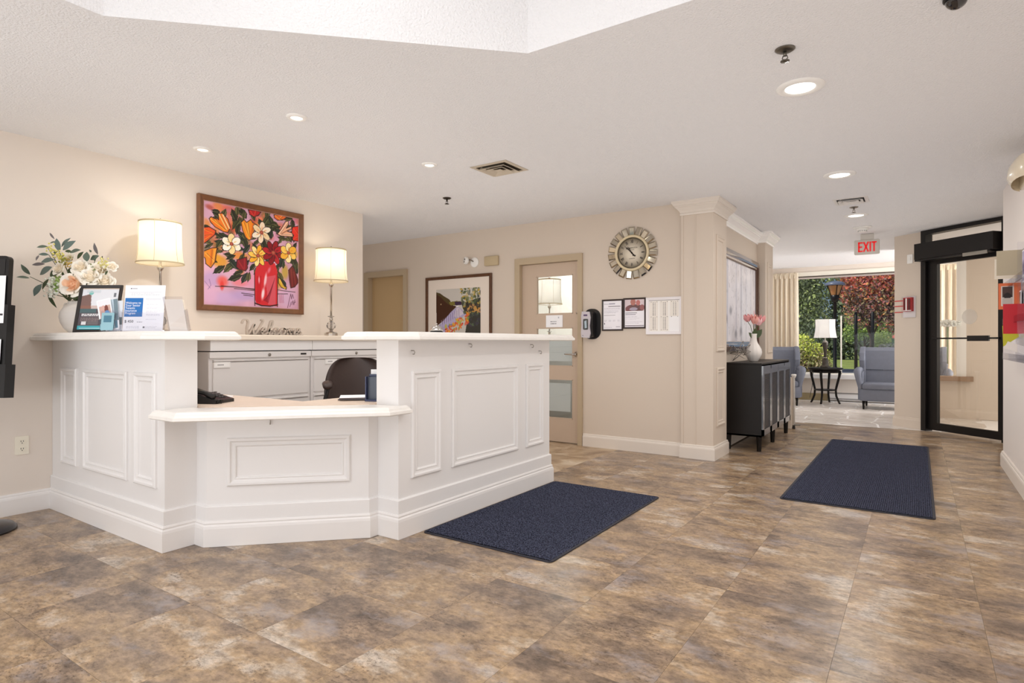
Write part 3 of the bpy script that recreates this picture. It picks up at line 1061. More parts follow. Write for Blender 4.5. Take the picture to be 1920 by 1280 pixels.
def cabinet(y0, label):
    t = thing('filing_cabinet', label, 'cabinet', (-4.63, y0 + .455, 0), group='lateral filing cabinets')
    MB().box(-4.85, -4.425, y0, y0 + .91, .02, 1.044, bev=.004).build('body', CABM, t)
    MB().box(-4.85, -4.43, y0 + .01, y0 + .90, 1.044, 1.052).build('shadow_strip', BLACKP, t)
    MB().box(-4.425, -4.408, y0, y0 + .91, .995, 1.044, bev=.003).build('lock_rail', CABM, t)
    lk = MB(Matrix.Translation((-4.408, y0 + .50, 1.016)) @ Matrix.Rotation(rad(90), 4, 'Y'))
    lk.lathe([(.013, 0), (.013, .005), (.006, .006), (.006, .012)], 16)
    lk.build('lock', STEEL, t)
    for k in range(3):
        z1 = .985 - k * .325
        dr = MB().box(-4.43, -4.412, y0 + .028, y0 + .882, z1 - .305, z1 - .022, bev=.003)
        d = dr.build('drawer', CABM, t)
        MB().prism([(-4.428, z1 - .022), (-4.402, z1 - .012), (-4.402, z1 - .004), (-4.428, z1)], y0 + .028, y0 + .882, 'y').build('drawer_pull', CABM, d)
        if k < 2:
            yl = y0 + (.03 if y0 < 3 else .14)
            MB().box(-4.412, -4.404, yl, yl + .13, z1 - .062, z1 - .018).build('label_holder', mat('label_paper', (236, 233, 230), .6), d)
            cvl = Canvas(26, 8, (240, 238, 236)); cvl.greek(.1, .35, .8, 1, .2, .3, (130, 128, 130), 4, .8)
            cvl.build('label_text', .11, .03, frame_on((-4.4035, yl + .01, z1 - .055), (0, 1, 0), (0, 0, 1)), d)
    return t


c1 = cabinet(2.44, 'light grey lateral filing cabinet nearest the desk phone')
MB().box(-4.408, -4.404, 2.44 + .80, 2.44 + .855, 1.012, 1.026).build('maker_badge', BLACKP, c1)
cabinet(3.357, 'light grey lateral filing cabinet behind the office chair')

# ================================================================== CEILING FIXTURES
def downlight(x, y, big, label, power):
    z = zc(y)
    t = thing('recessed_light', label, 'ceiling light', (x, y, z - .012), group='recessed ceiling lights')
    ro, ri = (.118, .074) if big else (.060, .034)
    MB().lathe([(ro, z), (ro, z - .004), (ro * .9, z - .010), (ri * 1.12, z - .012), (ri, z - .006)], 36, c=(x, y, 0), cap=False).build('trim_ring', WHITEP, t)
    MB().lathe([(ri, z - .0065), (ri * .5, z - .0085), (.001, z - .009)], 28, c=(x, y, 0)).build('lens', LAMPON, t)
    light('AREA', 'lamp_light', (x, y, z - .03), power, (1, .965, .91), (0, 0, 0), ri * 2, shape='DISK')


downlight(-.518, 3.486, True, 'large recessed light nearest the skylight recess', 8)
downlight(-.525, 5.487, True, 'large recessed light level with the column, before the small white vent', 9)
downlight(-.559, 7.495, True, 'large recessed light between the small vent and the smoke detector', 9)
downlight(-3.094, 2.245, False, 'small recessed spot above the lowered ledge, nearest the skylight', 5)
downlight(-4.152, 2.247, False, 'small recessed spot above the shade of the lamp by the flowers', 5)
downlight(-3.083, 3.415, False, 'small recessed spot beside the square tan ceiling vent', 5)


def vent(x0, x1, y0, y1, label, m, dark):
    xc, yc = (x0 + x1) / 2, (y0 + y1) / 2
    z = zc(yc)
    t = thing('ceiling_vent', label, 'vent', (xc, yc, z - .02))
    w, h = (x1 - x0) / 2, (y1 - y0) / 2
    MB().box(xc - w * .93, xc + w * .93, yc - h * .93, yc + h * .93, z - .002, z - .0005).build('duct_shade', dark, t)  # flat dark plate stands for the shade up inside the opening
    for k, s in enumerate((1.0, .68, .43, .18)):
        b = MB()
        if s > .2:
            path = [(xc - w * s, yc - h * s), (xc + w * s, yc - h * s), (xc + w * s, yc + h * s), (xc - w * s, yc + h * s)]
            b.sweep(path + path[:1], [(0, z - .001), (0, z - .004), (-.030, z - .006), (-.030, z - .001)] if k == 0 else [(-.022, z - .0022), (.004, z - .022), (.007, z - .020), (-.018, z - .0022)], m=0, caps=False)
        else:
            b.box(xc - w * s, xc + w * s, yc - h * s, yc + h * s, z - .020, z - .016)
        b.box(xc - .01, xc + .01, yc - .01, yc + .01, z - .016, z - .002)
        b.build('louver_ring', m, t)
    return t


vent(-2.873, -2.535, 3.645, 3.96, 'square tan ceiling vent of nested louvers over the desk', mat('tan_vent_metal', (196, 184, 166), 0.5), mat('vent_dark', (62, 52, 38), 0.8))
vent(-.683, -.392, 6.49, 6.78, 'square white ceiling vent in the hall before the exit sign', mat('white_vent_metal', (226, 222, 218), 0.3), mat('vent_dark2', (60, 58, 58), 0.8))


def sprinkler(x, y, m, label, s=1.0):
    z = zc(y)
    t = thing('sprinkler', label, 'sprinkler', (x, y, z - .06))
    MB().lathe([(.040 * s, z - .0005), (.040 * s, z - .003), (.030 * s, z - .010), (.012, z - .012)], 24, c=(x, y, 0)).build('escutcheon', m, t)
    b = MB()
    b.lathe([(.008, z - .01), (.008, z - .03), (.004, z - .034)], 12, c=(x, y, 0))
    for q in (-1, 1): b.tube([(x + q * .007, y, z - .03), (x + q * .012, y, z - .042), (x, y, z - .054)], .0025, 6)
    b.build('frame_arms', m, t)
    b = MB().lathe([(.018 * s, z - .054), (.018 * s, z - .057), (.004, z - .060)], 16, c=(x, y, 0))
    for a in range(10): b.box(x + .018 * math.cos(a * PI / 5) - .002, x + .018 * math.cos(a * PI / 5) + .002, y + .018 * math.sin(a * PI / 5) - .002, y + .018 * math.sin(a * PI / 5) + .002, z - .058, z - .0545)
    b.build('deflector', m, t)


sprinkler(-3.666, 4.305, mat('dark_bronze', (70, 62, 54), 0.4, 0.6), 'dark bronze sprinkler head over the aisle behind the desk')
sprinkler(-.509, 2.997, mat('grey_chrome', (120, 116, 108), 0.3, 0.9), 'grey chrome sprinkler head in front of the nearest large recessed light', 1.1)
sprinkler(-.541, 7.002, STEEL, 'small chrome sprinkler head just beyond the white ceiling vent')
zz = zc(8.4)
t = thing('smoke_detector', 'round white smoke detector beside the exit sign', 'smoke detector', (-.558, 8.4, zz - .06))
MB().lathe([(.10, zz - .001), (.10, zz - .008), (.085, zz - .012), (.066, zz - .014)], 32, c=(-.558, 8.4, 0)).build('mounting_plate', WHITEP, t)
MB().lathe([(.066, zz - .012), (.062, zz - .034), (.048, zz - .042), (.045, zz - .056), (.030, zz - .060)], 32, c=(-.558, 8.4, 0)).build('detector_body', WHITEP, t)
b = MB()
for a in range(12): b.box(-.0015 - .558 + .0465 * math.cos(a * PI / 6), .0015 - .558 + .0465 * math.cos(a * PI / 6), 8.4 + .0465 * math.sin(a * PI / 6) - .006, 8.4 + .0465 * math.sin(a * PI / 6) + .006, zz - .055, zz - .043)
b.build('sensing_slot', BLACKP, t)
t = thing('security_camera', 'black dome security camera under the ceiling at the frame edge', 'camera', (.125, 2.925, 2.43))
MB().lathe([(.045, 2.4745), (.045, 2.466), (.040, 2.462)], 28, c=(.125, 2.925, 0)).build('mounting_ring', BLACKP, t)
MB().lathe([(.038 * math.cos(a), 2.463 - .034 * math.sin(a)) for a in np.linspace(0, 1.5, 8)], 28, c=(.125, 2.925, 0)).build('dome', mat('smoked_dome', (30, 28, 30), 0.08, coat=1.0), t)
# exit sign
t = thing('exit_sign', 'grey exit sign with red letters hanging from the hall ceiling', 'exit sign', (-.55, 9.0, 2.25))
EXM = mat('exit_grey', (206, 201, 193), 0.45)
MB().box(-.691, -.407, 8.98, 9.03, 2.257, 2.447, bev=.012, seg=2).build('housing', EXM, t)
MB().box(-.62, -.47, 8.985, 9.025, 2.445, zc(9) - .001, bev=.006).build('canopy', EXM, t)
EXR = mat('exit_red', (214, 22, 26), 0.4, emit=((225, 20, 24), 0.35))
MX = frame_on((-.549, 8.979, 2.289), (1, 0, 0), (0, 0, 1))
bar = lambda b, x0, y0, x1, y1, w=.018: b.prism([(x0 - (y1 - y0) / math.hypot(x1 - x0, y1 - y0) * w / 2, y0 + (x1 - x0) / math.hypot(x1 - x0, y1 - y0) * w / 2), (x1 - (y1 - y0) / math.hypot(x1 - x0, y1 - y0) * w / 2, y1 + (x1 - x0) / math.hypot(x1 - x0, y1 - y0) * w / 2), (x1 + (y1 - y0) / math.hypot(x1 - x0, y1 - y0) * w / 2, y1 - (x1 - x0) / math.hypot(x1 - x0, y1 - y0) * w / 2), (x0 + (y1 - y0) / math.hypot(x1 - x0, y1 - y0) * w / 2, y0 - (x1 - x0) / math.hypot(x1 - x0, y1 - y0) * w / 2)], 0, .003)
for segs in ([(-.088, 0, -.088, .128), (-.096, .009, -.045, .009), (-.096, .064, -.05, .064), (-.096, .119, -.045, .119)], [(-.034, 0, .018, .128), (.018, 0, -.034, .128)], [(.040, 0, .040, .128)], [(.082, 0, .082, .128), (.055, .119, .110, .119)]):
    b = MB(MX)
    for q in segs: bar(b, *q)
    b.build('letter', EXR, t)

# ================================================================== WALL PIECES
def frame_thing(name, label, cat, M, W, Hh, fw, depth, m, prof=None):
    """picture frame: M at the lower left outer corner on the wall, x right, y up, z out"""
    t = thing(name, label, cat, M @ Vector((W / 2, 0, 0)))
    pr = prof or [(0, 0), (0, depth * .8), (-fw * .2, depth), (-fw * .6, depth * .82), (-fw * .9, depth * .7), (-fw, depth * .45), (-fw, 0)]
    b = MB(M)
    b.sweep([(0, 0), (W, 0), (W, Hh), (0, Hh)], pr, closed=True)
    b.build('frame', m, t)
    return t


# --- the flower painting
MP = frame_on((-4.859, 2.578, 1.380), (0, 1, 0), (0, 0, 1))
PW, PH = 1.003, .950
tp = frame_thing('flower_painting', 'large framed painting of orange and red flowers in a red vase', 'painting', MP, PW, PH, .047, .045, mat('walnut_picture_frame', (112, 72, 44), 0.35, vary=(24, .18)))
cv = Canvas(250, 236, (214, 166, 190))


def pm(x, y):
    u = (x - 95) / 962.0
    top = 100 + (x - 95) * .1875
    bot = 1160 + (x - 95) * .042
    return (u, (y - top) / (bot - top))


def pp(pts): return [pm(*q) for q in pts]


INK = (46, 26, 26)
cv.noise(7, .16, 1)
r_ = random.Random(3)
# lilac, pink and ochre washes behind
for (x, y, rx, ry, c) in [(180, 900, .14, .10, (196, 160, 204)), (300, 1090, .22, .09, (206, 172, 214)), (480, 1060, .18, .07, (190, 160, 206)), (150, 1060, .1, .12, (222, 176, 208)), (930, 1080, .12, .13, (208, 172, 204)), (520, 900, .12, .1, (228, 150, 178)), (430, 930, .1, .05, (232, 130, 140)), (270, 920, .07, .07, (236, 92, 80)), (265, 960, .025, .06, (226, 60, 54)), (250, 180, .14, .06, (226, 120, 100)), (340, 210, .10, .06, (222, 100, 80)), (650, 260, .09, .09, (238, 130, 84)), (1000, 300, .06, .05, (226, 130, 170)), (780, 480, .09, .06, (216, 150, 180)), (250, 720, .10, .08, (222, 152, 40)), (210, 690, .06, .07, (226, 160, 44)), (430, 660, .14, .05, (226, 140, 50)), (900, 820, .05, .10, (190, 160, 60)), (440, 810, .05, .05, (208, 130, 50)), (620, 230, .05, .05, (206, 110, 130)), (200, 520, .06, .05, (206, 150, 170)), (1010, 640, .05, .06, (214, 170, 80)), (370, 370, .05, .1, (226, 120, 50)), (830, 900, .05, .12, (206, 150, 50))]:
    cv.ell(*pm(x, y), rx, ry, c, .85, 0, .55)
for k in range(60):
    x, y = r_.uniform(110, 1040), r_.uniform(150, 640)
    cv.ell(*pm(x, y), r_.uniform(.03, .08), r_.uniform(.03, .07), r_.choice([(214, 110, 80), (196, 104, 60), (128, 104, 56), (92, 92, 54), (222, 140, 70), (170, 70, 56), (190, 120, 140)]), .7, r_.uniform(0, 3), .6)
# dark stems, leaves
LEAFS = [(400, 330, 110, 0.9), (380, 250, 120, 1.2), (230, 250, 110, .5), (210, 210, 70, .2), (470, 230, 110, 1.1), (410, 200, 100, 1.6), (480, 520, 120, 1.3), (450, 480, 90, 1.9), (430, 590, 90, .1), (330, 650, 90, .15), (290, 590, 60, .3), (120, 370, 70, .1), (150, 560, 80, -.6), (250, 470, 80, -.3), (740, 340, 130, .2), (720, 270, 110, 1.0), (800, 380, 100, -.4), (790, 330, 80, .5), (690, 340, 80, 0), (600, 520, 80, -.6), (580, 560, 70, .9), (650, 500, 70, .2), (870, 480, 90, .3), (930, 490, 80, .2), (1010, 560, 80, -1.1), (950, 490, 70, .9), (240, 800, 120, -.65), (350, 760, 130, -.6), (320, 790, 100, -.8), (390, 880, 130, -.35), (480, 880, 110, -1.1), (520, 870, 90, -1.4), (420, 830, 90, -.3), (560, 770, 90, -.9), (600, 800, 90, -1.0), (760, 790, 110, -1.0), (800, 800, 130, -1.1), (740, 830, 90, -.8), (850, 870, 110, 1.2), (880, 930, 100, .9), (1010, 730, 130, 1.2), (1030, 780, 110, 1.4), (960, 690, 60, 1.2), (880, 740, 80, 1.5), (660, 690, 50, .9), (700, 720, 70, -.7), (430, 320, 80, 1.4), (760, 300, 60, 1.3)]
for k in range(80):
    x, y = r_.uniform(110, 1040), r_.uniform(190, 760)
    if y > 560 + abs(x - 600) * .15 and 560 < x < 840: continue
    LEAFS.append((x, y, r_.uniform(60, 120), r_.uniform(-1.6, 1.6)))
for x, y, L, a in LEAFS:
    dx, dy = L / 2 * math.cos(a), L / 2 * math.sin(a)
    L *= 1.18; dx *= 1.18; dy *= 1.18
    n = (-math.sin(a) * L * .23, math.cos(a) * L * .23)
    g = r_.choice([(48, 52, 30), (66, 70, 38), (40, 44, 28), (86, 84, 48), (38, 50, 42)])
    P_ = [(x - dx, y - dy), (x - dx * .3 + n[0], y - dy * .3 + n[1]), (x + dx * .4 + n[0] * .8, y + dy * .4 + n[1] * .8), (x + dx, y + dy), (x + dx * .3 - n[0], y + dy * .3 - n[1]), (x - dx * .4 - n[0] * .9, y - dy * .4 - n[1] * .9)]
    cv.poly(pp(P_), g, .95)
    cv.line(pp([(x - dx, y - dy), (x + dx * .9, y + dy * .9)]), .006, (24, 22, 18), .8)
    cv.line(pp([(x - dx * .5 + n[0] * .5, y - dy * .5 + n[1] * .5), (x + dx * .5 + n[0] * .4, y + dy * .5 + n[1] * .4)]), .005, (150, 150, 100), .6)
# table line, scribbles
for q in ([(205, 970), (400, 975), (580, 1000)], [(260, 965), (580, 992)], [(380, 990), (585, 1010)], [(820, 1000), (900, 1010), (1015, 1022)], [(820, 1040), (930, 1040)], [(450, 1035), (575, 1050)], [(470, 1055), (560, 1065)]):
    cv.line(pp(q), .006, INK, .9)
for x in (840, 852, 866, 880): cv.line(pp([(x, 1050), (x + 4, 1130)]), .004, (160, 60, 80), .8)
for q in ([(930, 1180), (965, 1040), (975, 1090)], [(975, 1090), (985, 1045), (1000, 1085)], [(955, 1170), (972, 1120)], [(978, 1150), (990, 1110), (1000, 1150), (1012, 1100)], [(1005, 1130), (1020, 1120)]): cv.line(pp(q), .006, (90, 50, 70), .9)
cv.line(pp([(150, 900), (165, 960), (140, 1000)]), .005, (120, 90, 140), .7); cv.line(pp([(110, 920), (160, 990)]), .004, (120, 90, 140), .7)
# the red glass vase
cv.poly(pp([(582, 830), (600, 760), (640, 700), (790, 730), (815, 800), (820, 850), (815, 1165), (700, 1168), (600, 1150), (585, 1100)]), (206, 40, 48))
cv.poly(pp([(600, 860), (650, 860), (640, 1130), (600, 1120)]), (190, 20, 34), .8)
cv.poly(pp([(690, 870), (800, 850), (800, 1150), (720, 1150)]), (214, 96, 110), .8)
cv.ell(*pm(690, 900), .018, .10, (246, 214, 220), .9, .15, .6); cv.ell(*pm(665, 1040), .022, .08, (248, 226, 230), .95, .15, .6); cv.ell(*pm(625, 900), .012, .05, (240, 190, 200), .8, 0, .6); cv.ell(*pm(730, 800), .02, .05, (226, 130, 150), .8, .4, .7)
for k in range(9): cv.line(pp([(790 - k * 8, 880 + k * 22), (720 - k * 6, 1130 - k * 3)]), .004, (120, 20, 40), .8)
cv.line(pp([(580, 830), (582, 1160)]), .008, INK); cv.line(pp([(820, 840), (818, 1170)]), .008, INK); cv.line(pp([(582, 1135), (650, 1160), (740, 1165), (820, 1150)]), .012, INK); cv.line(pp([(585, 1175), (820, 1185)]), .004, (120, 70, 90))


def bloom(x, y, r, n, cols, core, rot=0, wid=.42):
    for k in range(n):
        a = rot + 2 * PI * k / n
        cx, cy = x + math.cos(a) * r * .58, y + math.sin(a) * r * .62
        u, v = pm(cx, cy)
        cv.ell(u, v, r * .50 / 962, r * wid / 962, INK, 1, a)
        cv.ell(u, v, r * .45 / 962, r * (wid - .06) / 962, cols[k % len(cols)], 1, a)
        cv.ell(*pm(x + math.cos(a) * r * .4, y + math.sin(a) * r * .42), r * .25 / 962, r * .09 / 962, core, .55, a, .5)
    cv.ell(*pm(x, y), r * .20 / 962, r * .20 / 962, (150, 60, 50)); cv.ell(*pm(x - 2, y - 2), r * .12 / 962, r * .12 / 962, (186, 96, 70))


def tulip(pts, base, lines, cols):
    cv.poly(pp(pts), base)
    cv.line(pp(pts + pts[:1]), .007, INK)
    for k, q in enumerate(lines): cv.line(pp(q), .016, cols[k % len(cols)], .75)
    for q in lines: cv.line(pp([(q[0][0] + 9, q[0][1]), (q[1][0] + 7, q[1][1])]), .004, (120, 40, 20), .8)


YO = [(250, 190, 70), (250, 224, 150), (246, 170, 50), (252, 236, 190)]
tulip([(150, 290), (170, 270), (215, 300), (205, 270), (235, 300), (232, 235), (270, 230), (320, 290), (345, 370), (320, 425), (280, 420), (200, 370), (160, 320)], (236, 120, 34), [((165, 290), (300, 400)), ((240, 245), (310, 390)), ((205, 300), (290, 400)), ((275, 250), (335, 380))], YO)
tulip([(445, 320), (475, 290), (500, 320), (540, 290), (560, 320), (605, 345), (575, 400), (545, 490), (520, 500), (490, 470), (460, 400)], (238, 140, 34), [((465, 320), (520, 470)), ((505, 330), (530, 480)), ((560, 335), (540, 470))], [(250, 180, 60), (246, 196, 80), (240, 110, 30)])
tulip([(95, 380), (150, 372), (210, 410), (200, 450), (130, 520), (95, 550)], (226, 84, 36), [((110, 400), (180, 430)), ((100, 460), (160, 450)), ((105, 510), (160, 470))], [(240, 130, 40), (236, 110, 40)])
tulip([(100, 620), (170, 585), (222, 580), (205, 720), (165, 785), (120, 745), (115, 690), (95, 670)], (230, 140, 40), [((120, 640), (180, 700)), ((170, 600), (160, 760)), ((205, 600), (190, 720))], [(248, 180, 70), (220, 110, 30)])
tulip([(515, 190), (580, 196), (645, 210), (620, 245), (575, 262), (530, 240)], (184, 34, 36), [((540, 205), (570, 250)), ((590, 205), (580, 250))], [(220, 60, 50)])
tulip([(780, 240), (850, 240), (925, 265), (880, 290), (820, 295), (785, 270)], (232, 108, 44), [((800, 250), (850, 285)), ((870, 255), (840, 285))], [(246, 160, 70)])
tulip([(815, 435), (850, 395), (905, 310), (935, 300), (942, 335), (915, 375), (975, 355), (975, 385), (920, 405), (985, 425), (992, 465), (920, 460), (860, 455)], (238, 176, 140), [((840, 430), (930, 320)), ((850, 430), (965, 372)), ((860, 440), (980, 440)), ((850, 440), (920, 400))], [(252, 226, 200), (248, 200, 160)])
tulip([(985, 365), (1055, 355), (1055, 510), (990, 500), (985, 470), (1000, 450), (975, 420)], (222, 48, 36), [((1000, 380), (1050, 440)), ((1000, 490), (1050, 470))], [(236, 80, 50)])
tulip([(405, 700), (500, 670), (510, 780), (490, 810), (430, 800), (400, 770)], (130, 24, 34), [((420, 710), (470, 790)), ((480, 690), (480, 790))], [(170, 40, 50)])
tulip([(940, 800), (985, 755), (1010, 790), (1055, 920), (1010, 970), (965, 980), (950, 900)], (104, 34, 36), [((970, 790), (985, 960)), ((1000, 820), (1020, 940))], [(140, 50, 50)])
tulip([(830, 870), (860, 900), (880, 960), (920, 970), (915, 995), (860, 975), (830, 930)], (214, 170, 50), [((845, 900), (900, 985))], [(236, 206, 90)])
bloom(355, 540, 92, 6, [(250, 244, 224), (248, 222, 160), (252, 248, 236)], (236, 190, 90), .5)
bloom(650, 420, 98, 6, [(246, 224, 196), (250, 236, 214), (240, 214, 170)], (232, 150, 80), -1.45, .34)
bloom(615, 655, 98, 8, [(242, 176, 48), (248, 204, 90), (250, 226, 150)], (222, 110, 30), .2, .30)
bloom(775, 625, 112, 8, [(150, 18, 30), (180, 30, 40), (132, 14, 28)], (90, 8, 20), .3, .30)
bloom(940, 625, 92, 6, [(246, 206, 96), (250, 232, 170), (240, 180, 60)], (226, 130, 40), .55)
cv.build('canvas', PW - .088, PH - .088, MP @ Matrix.Translation((.044, .044, .018)), tp)
MB(MP).box(.02, PW - .02, .02, PH - .02, .0, .0165).build('stretcher', mat('raw_canvas', (200, 190, 176), .9), tp)
MB(MP @ Matrix.Translation((.044, .044, .018))).sweep([(0, 0), (PW - .088, 0), (PW - .088, PH - .088), (0, PH - .088)], [(0, 0), (0, .006), (-.006, .006), (-.006, 0)], closed=True).build('gilt_fillet', mat('rose_fillet', (178, 140, 128), .4), tp)

# --- river landscape on the back wall
MR_ = frame_on((-5.256, 5.769, 1.010), (1, 0, 0), (0, 0, 1))
tr_ = frame_thing('landscape_picture', 'walnut framed river landscape with a wide cream mat', 'picture', MR_, 1.05, .935, .036, .03, DWOOD)
MB(MR_).box(.02, 1.03, .02, .915, .0, .008).build('mat_board', mat('cream_mat', (226, 214, 202), .8), tr_)
cv = Canvas(130, 114, (196, 190, 182))


def rm(x, y):
    u = (x - 335) / 760.0
    top = 400 - (x - 335) * .066
    return (u, (y - top) / (790 + 70 * u))


def rr(pts): return [rm(*q) for q in pts]


cv.poly(rr([(335, 440), (400, 455), (470, 500), (560, 550), (600, 600), (620, 660), (335, 680)]), (78, 64, 34))
cv.poly(rr([(335, 470), (420, 520), (500, 600), (560, 640), (700, 670), (600, 760), (470, 900), (340, 990)]), (66, 36, 18))
cv.poly(rr([(560, 600), (700, 580), (790, 590), (800, 640), (700, 655), (580, 650)]), (120, 110, 50))
cv.poly(rr([(660, 590), (780, 590), (780, 650), (670, 655)]), (58, 38, 66))
cv.poly(rr([(370, 990), (470, 900), (600, 760), (700, 680), (760, 700), (860, 800), (760, 880), (600, 1010), (500, 1120), (370, 1200)]), (172, 162, 196))
cv.poly(rr([(700, 690), (740, 700), (820, 790), (720, 850), (640, 840)]), (206, 194, 204))
for k in range(9):
    x = 430 + k * 36
    cv.line(rr([(x, 900 - k * 22), (x + 4, 1010 - k * 14)]), .012, (206, 196, 220), .7)
    cv.line(rr([(x + 16, 880 - k * 20), (x + 18, 960 - k * 16)]), .01, (92, 70, 110), .6)
cv.poly(rr([(540, 990), (640, 950), (700, 960), (640, 1000), (560, 1030)]), (70, 104, 176), .9)
cv.poly(rr([(780, 620), (1100, 520), (1100, 1400), (820, 1250), (880, 860), (800, 700)]), (58, 56, 50))
r_ = random.Random(8)
for k in range(230):
    x, y = r_.uniform(770, 1100), r_.uniform(360, 1000)
    if y > 420 and x < 800 + (y - 640) * .2: continue
    c = r_.choice([(96, 104, 66), (120, 124, 84), (74, 86, 60), (176, 150, 70), (196, 160, 60), (60, 66, 56), (140, 140, 106)])
    if 620 < y < 760 and x > 840: c = r_.choice([(40, 26, 26), (186, 140, 90), (70, 60, 50), (200, 150, 70)])
    if y > 780: c = r_.choice([(74, 84, 70), (60, 60, 60), (90, 104, 76), (66, 60, 74)])
    cv.ell(*rm(x, y), r_.uniform(.012, .04), r_.uniform(.012, .03), c, .85, r_.uniform(0, 3))
for k in range(70):
    x = r_.uniform(500, 900); y = 1060 - (x - 500) * .55 + r_.uniform(-60, 120)
    cv.ell(*rm(x, y), r_.uniform(.015, .04), r_.uniform(.012, .03), r_.choice([(222, 120, 40), (232, 160, 50), (200, 60, 44), (150, 150, 60), (214, 90, 60), (186, 176, 80)]), .9, r_.uniform(0, 3))
for x in (880, 905, 930, 960, 985): cv.line(rr([(x, 400), (x - 20, 500)]), .014, (224, 218, 206), .7)
cv.ell(*rm(706, 668), .035, .012, (230, 222, 226)); cv.ell(*rm(420, 635), .012, .016, (180, 150, 110))
cv.build('print', .708, .62, MR_ @ Matrix.Translation((.173, .155, .009)), tr_)

# --- birch picture over the sideboard
MBc = frame_on((-1.699, 6.32, 1.02), (0, 1, 0), (0, 0, 1))
tb = frame_thing('birch_picture', 'large pale birch tree picture in a glossy dark frame above the sideboard', 'picture', MBc, 1.70, 1.10, .11, .05, mat('glossy_dark_frame', (74, 44, 30), 0.14, coat=1.0),
                 [(0, 0), (0, .03), (-.02, .034), (-.024, .042), (-.05, .05), (-.075, .046), (-.08, .036), (-.10, .034), (-.11, .02), (-.11, 0)])
cv = Canvas(190, 112, (228, 224, 228))
cv.noise(12, .10, 4)
r_ = random.Random(12)
for k in range(26):
    x = r_.uniform(0, 1); w = r_.uniform(.008, .03)
    cv.rect(x, 0, x + w, 1, r_.choice([(244, 243, 246), (206, 204, 214), (234, 230, 236), (190, 188, 196)]), .7)
for k in range(230):
    x, y = r_.uniform(0, 1), r_.uniform(0, 1) ** 1.6
    cv.line([(x, y), (x + r_.uniform(-.01, .01), y + r_.uniform(.01, .05))], .004, r_.choice([(120, 116, 124), (160, 156, 160), (96, 92, 96)]), .6)
for x, y in ((.08, .72), (.35, .9), (.5, .86), (.2, .62)): cv.ell(x, y, .05, .07, (120, 118, 126), .6, 0, .7)
for x, y in ((.93, .75), (.95, .6), (.97, .85), (.96, .7)): cv.ell(x, y, .02, .05, (214, 110, 120), .6, 0, .6)
cv.build('print', 1.50, .90, MBc @ Matrix.Translation((.10, .10, .012)), tb, PRINTG)

# --- clock with mirror tiles
tc_ = thing('wall_clock', 'round cream wall clock ringed by faceted mirror tiles', 'clock', (-2.425, 5.76, 1.745))
MK = frame_on((-2.425, 5.769, 2.033), (1, 0, 0), (0, 0, 1))
GOLD = mat('antique_gold', (170, 148, 104), 0.35, 0.6)
MB(MK).lathe([(.0, .002), (.182, .002), (.186, .016), (.182, .030), (.170, .034), (.162, .030), (.158, .018)], 56, cap=False).build('bezel', mat('cream_bezel', (216, 200, 166), .35), tc_)
MB(MK).lathe([(.160, .012), (.001, .0125)], 48).build('dial', mat('ivory_dial', (222, 212, 194), .6), tc_)
nums = ['XII', 'I', 'II', 'III', 'IIII', 'V', 'VI', 'VII', 'VIII', 'IX', 'X', 'XI']
INKM = mat('clock_ink', (66, 58, 50), .6)
for k, s in enumerate(nums):
    a = -k * PI / 6
    text_mb(s, .048, MK @ Matrix.Rotation(a, 4, 'Z') @ Matrix.Translation((0, .102, .0135)), .0004, 'CENTER', .8, sx=.62).build('numeral', INKM, tc_)
text_mb('KENSINGTON', .021, MK @ Matrix.Translation((.005, .045, .0132)), .0003, 'CENTER', sx=.8).build('lettering', INKM, tc_)
text_mb('STATION', .012, MK @ Matrix.Translation((0, .028, .0132)), .0003, 'CENTER').build('lettering', INKM, tc_)
text_mb('LONDON', .014, MK @ Matrix.Translation((0, -.062, .0132)), .0003, 'CENTER').build('lettering', INKM, tc_)
for ang_, L, tail in ((46.5, .118, .045), (33, .085, .03)):
    b = MB(MK @ Matrix.Rotation(rad(ang_), 4, 'Z') @ Matrix.Translation((0, 0, .016)))
    b.prism([(-.003, -tail), (.003, -tail), (.005, 0), (.004, L * .5), (.012, L * .62), (.003, L * .72), (0, L), (-.003, L * .72), (-.012, L * .62), (-.004, L * .5), (-.005, 0)], 0, .002)
    b.lathe([(.009, 0), (.009, .003)], 16)
    b.lathe([(.009, 0), (.009, .002)], 12, c=(0, -tail, 0))
    b.build('hand', INKM, tc_)
MIR = mat('mirror_tile_glass', (196, 188, 172), 0.06, 1.0)
b = MB()
w, l0, l1 = .030, .176, .268
b.prism([(-w, l0), (w, l0), (w * 1.08, l1), (-w * 1.08, l1)], 0, .006)
b.add([(-w * .99, l0, .006), (w * .99, l0, .006), (w * 1.07, l1, .006), (-w * 1.07, l1, .006), (-w * .68, l0 + .012, .014), (w * .68, l0 + .012, .014), (w * .74, l1 - .013, .014), (-w * .74, l1 - .013, .014)], [(0, 1, 5, 4), (1, 2, 6, 5), (2, 3, 7, 6), (3, 0, 4, 7), (4, 5, 6, 7)])
tile_ = b.build('mirror_tile', MIR, tc_, world=False)
r_ = random.Random(2)
for k in range(19):
    o = tile_ if k == 0 else tile_.copy()
    if k: COL.objects.link(o)
    o.parent = tc_
    o.matrix_parent_inverse = wmat(tc_).inverted()
    Mx = MK @ Matrix.Rotation(-2 * PI * k / 19 + .02, 4, 'Z') @ Matrix.Translation((0, 0, .004)) @ Matrix.Translation((0, .22, 0)) @ Matrix.Rotation(r_.uniform(-.10, .10), 4, 'X') @ Matrix.Rotation(r_.uniform(-.14, .14), 4, 'Y') @ Matrix.Translation((0, -.22, 0))
    o.matrix_basis = Mx

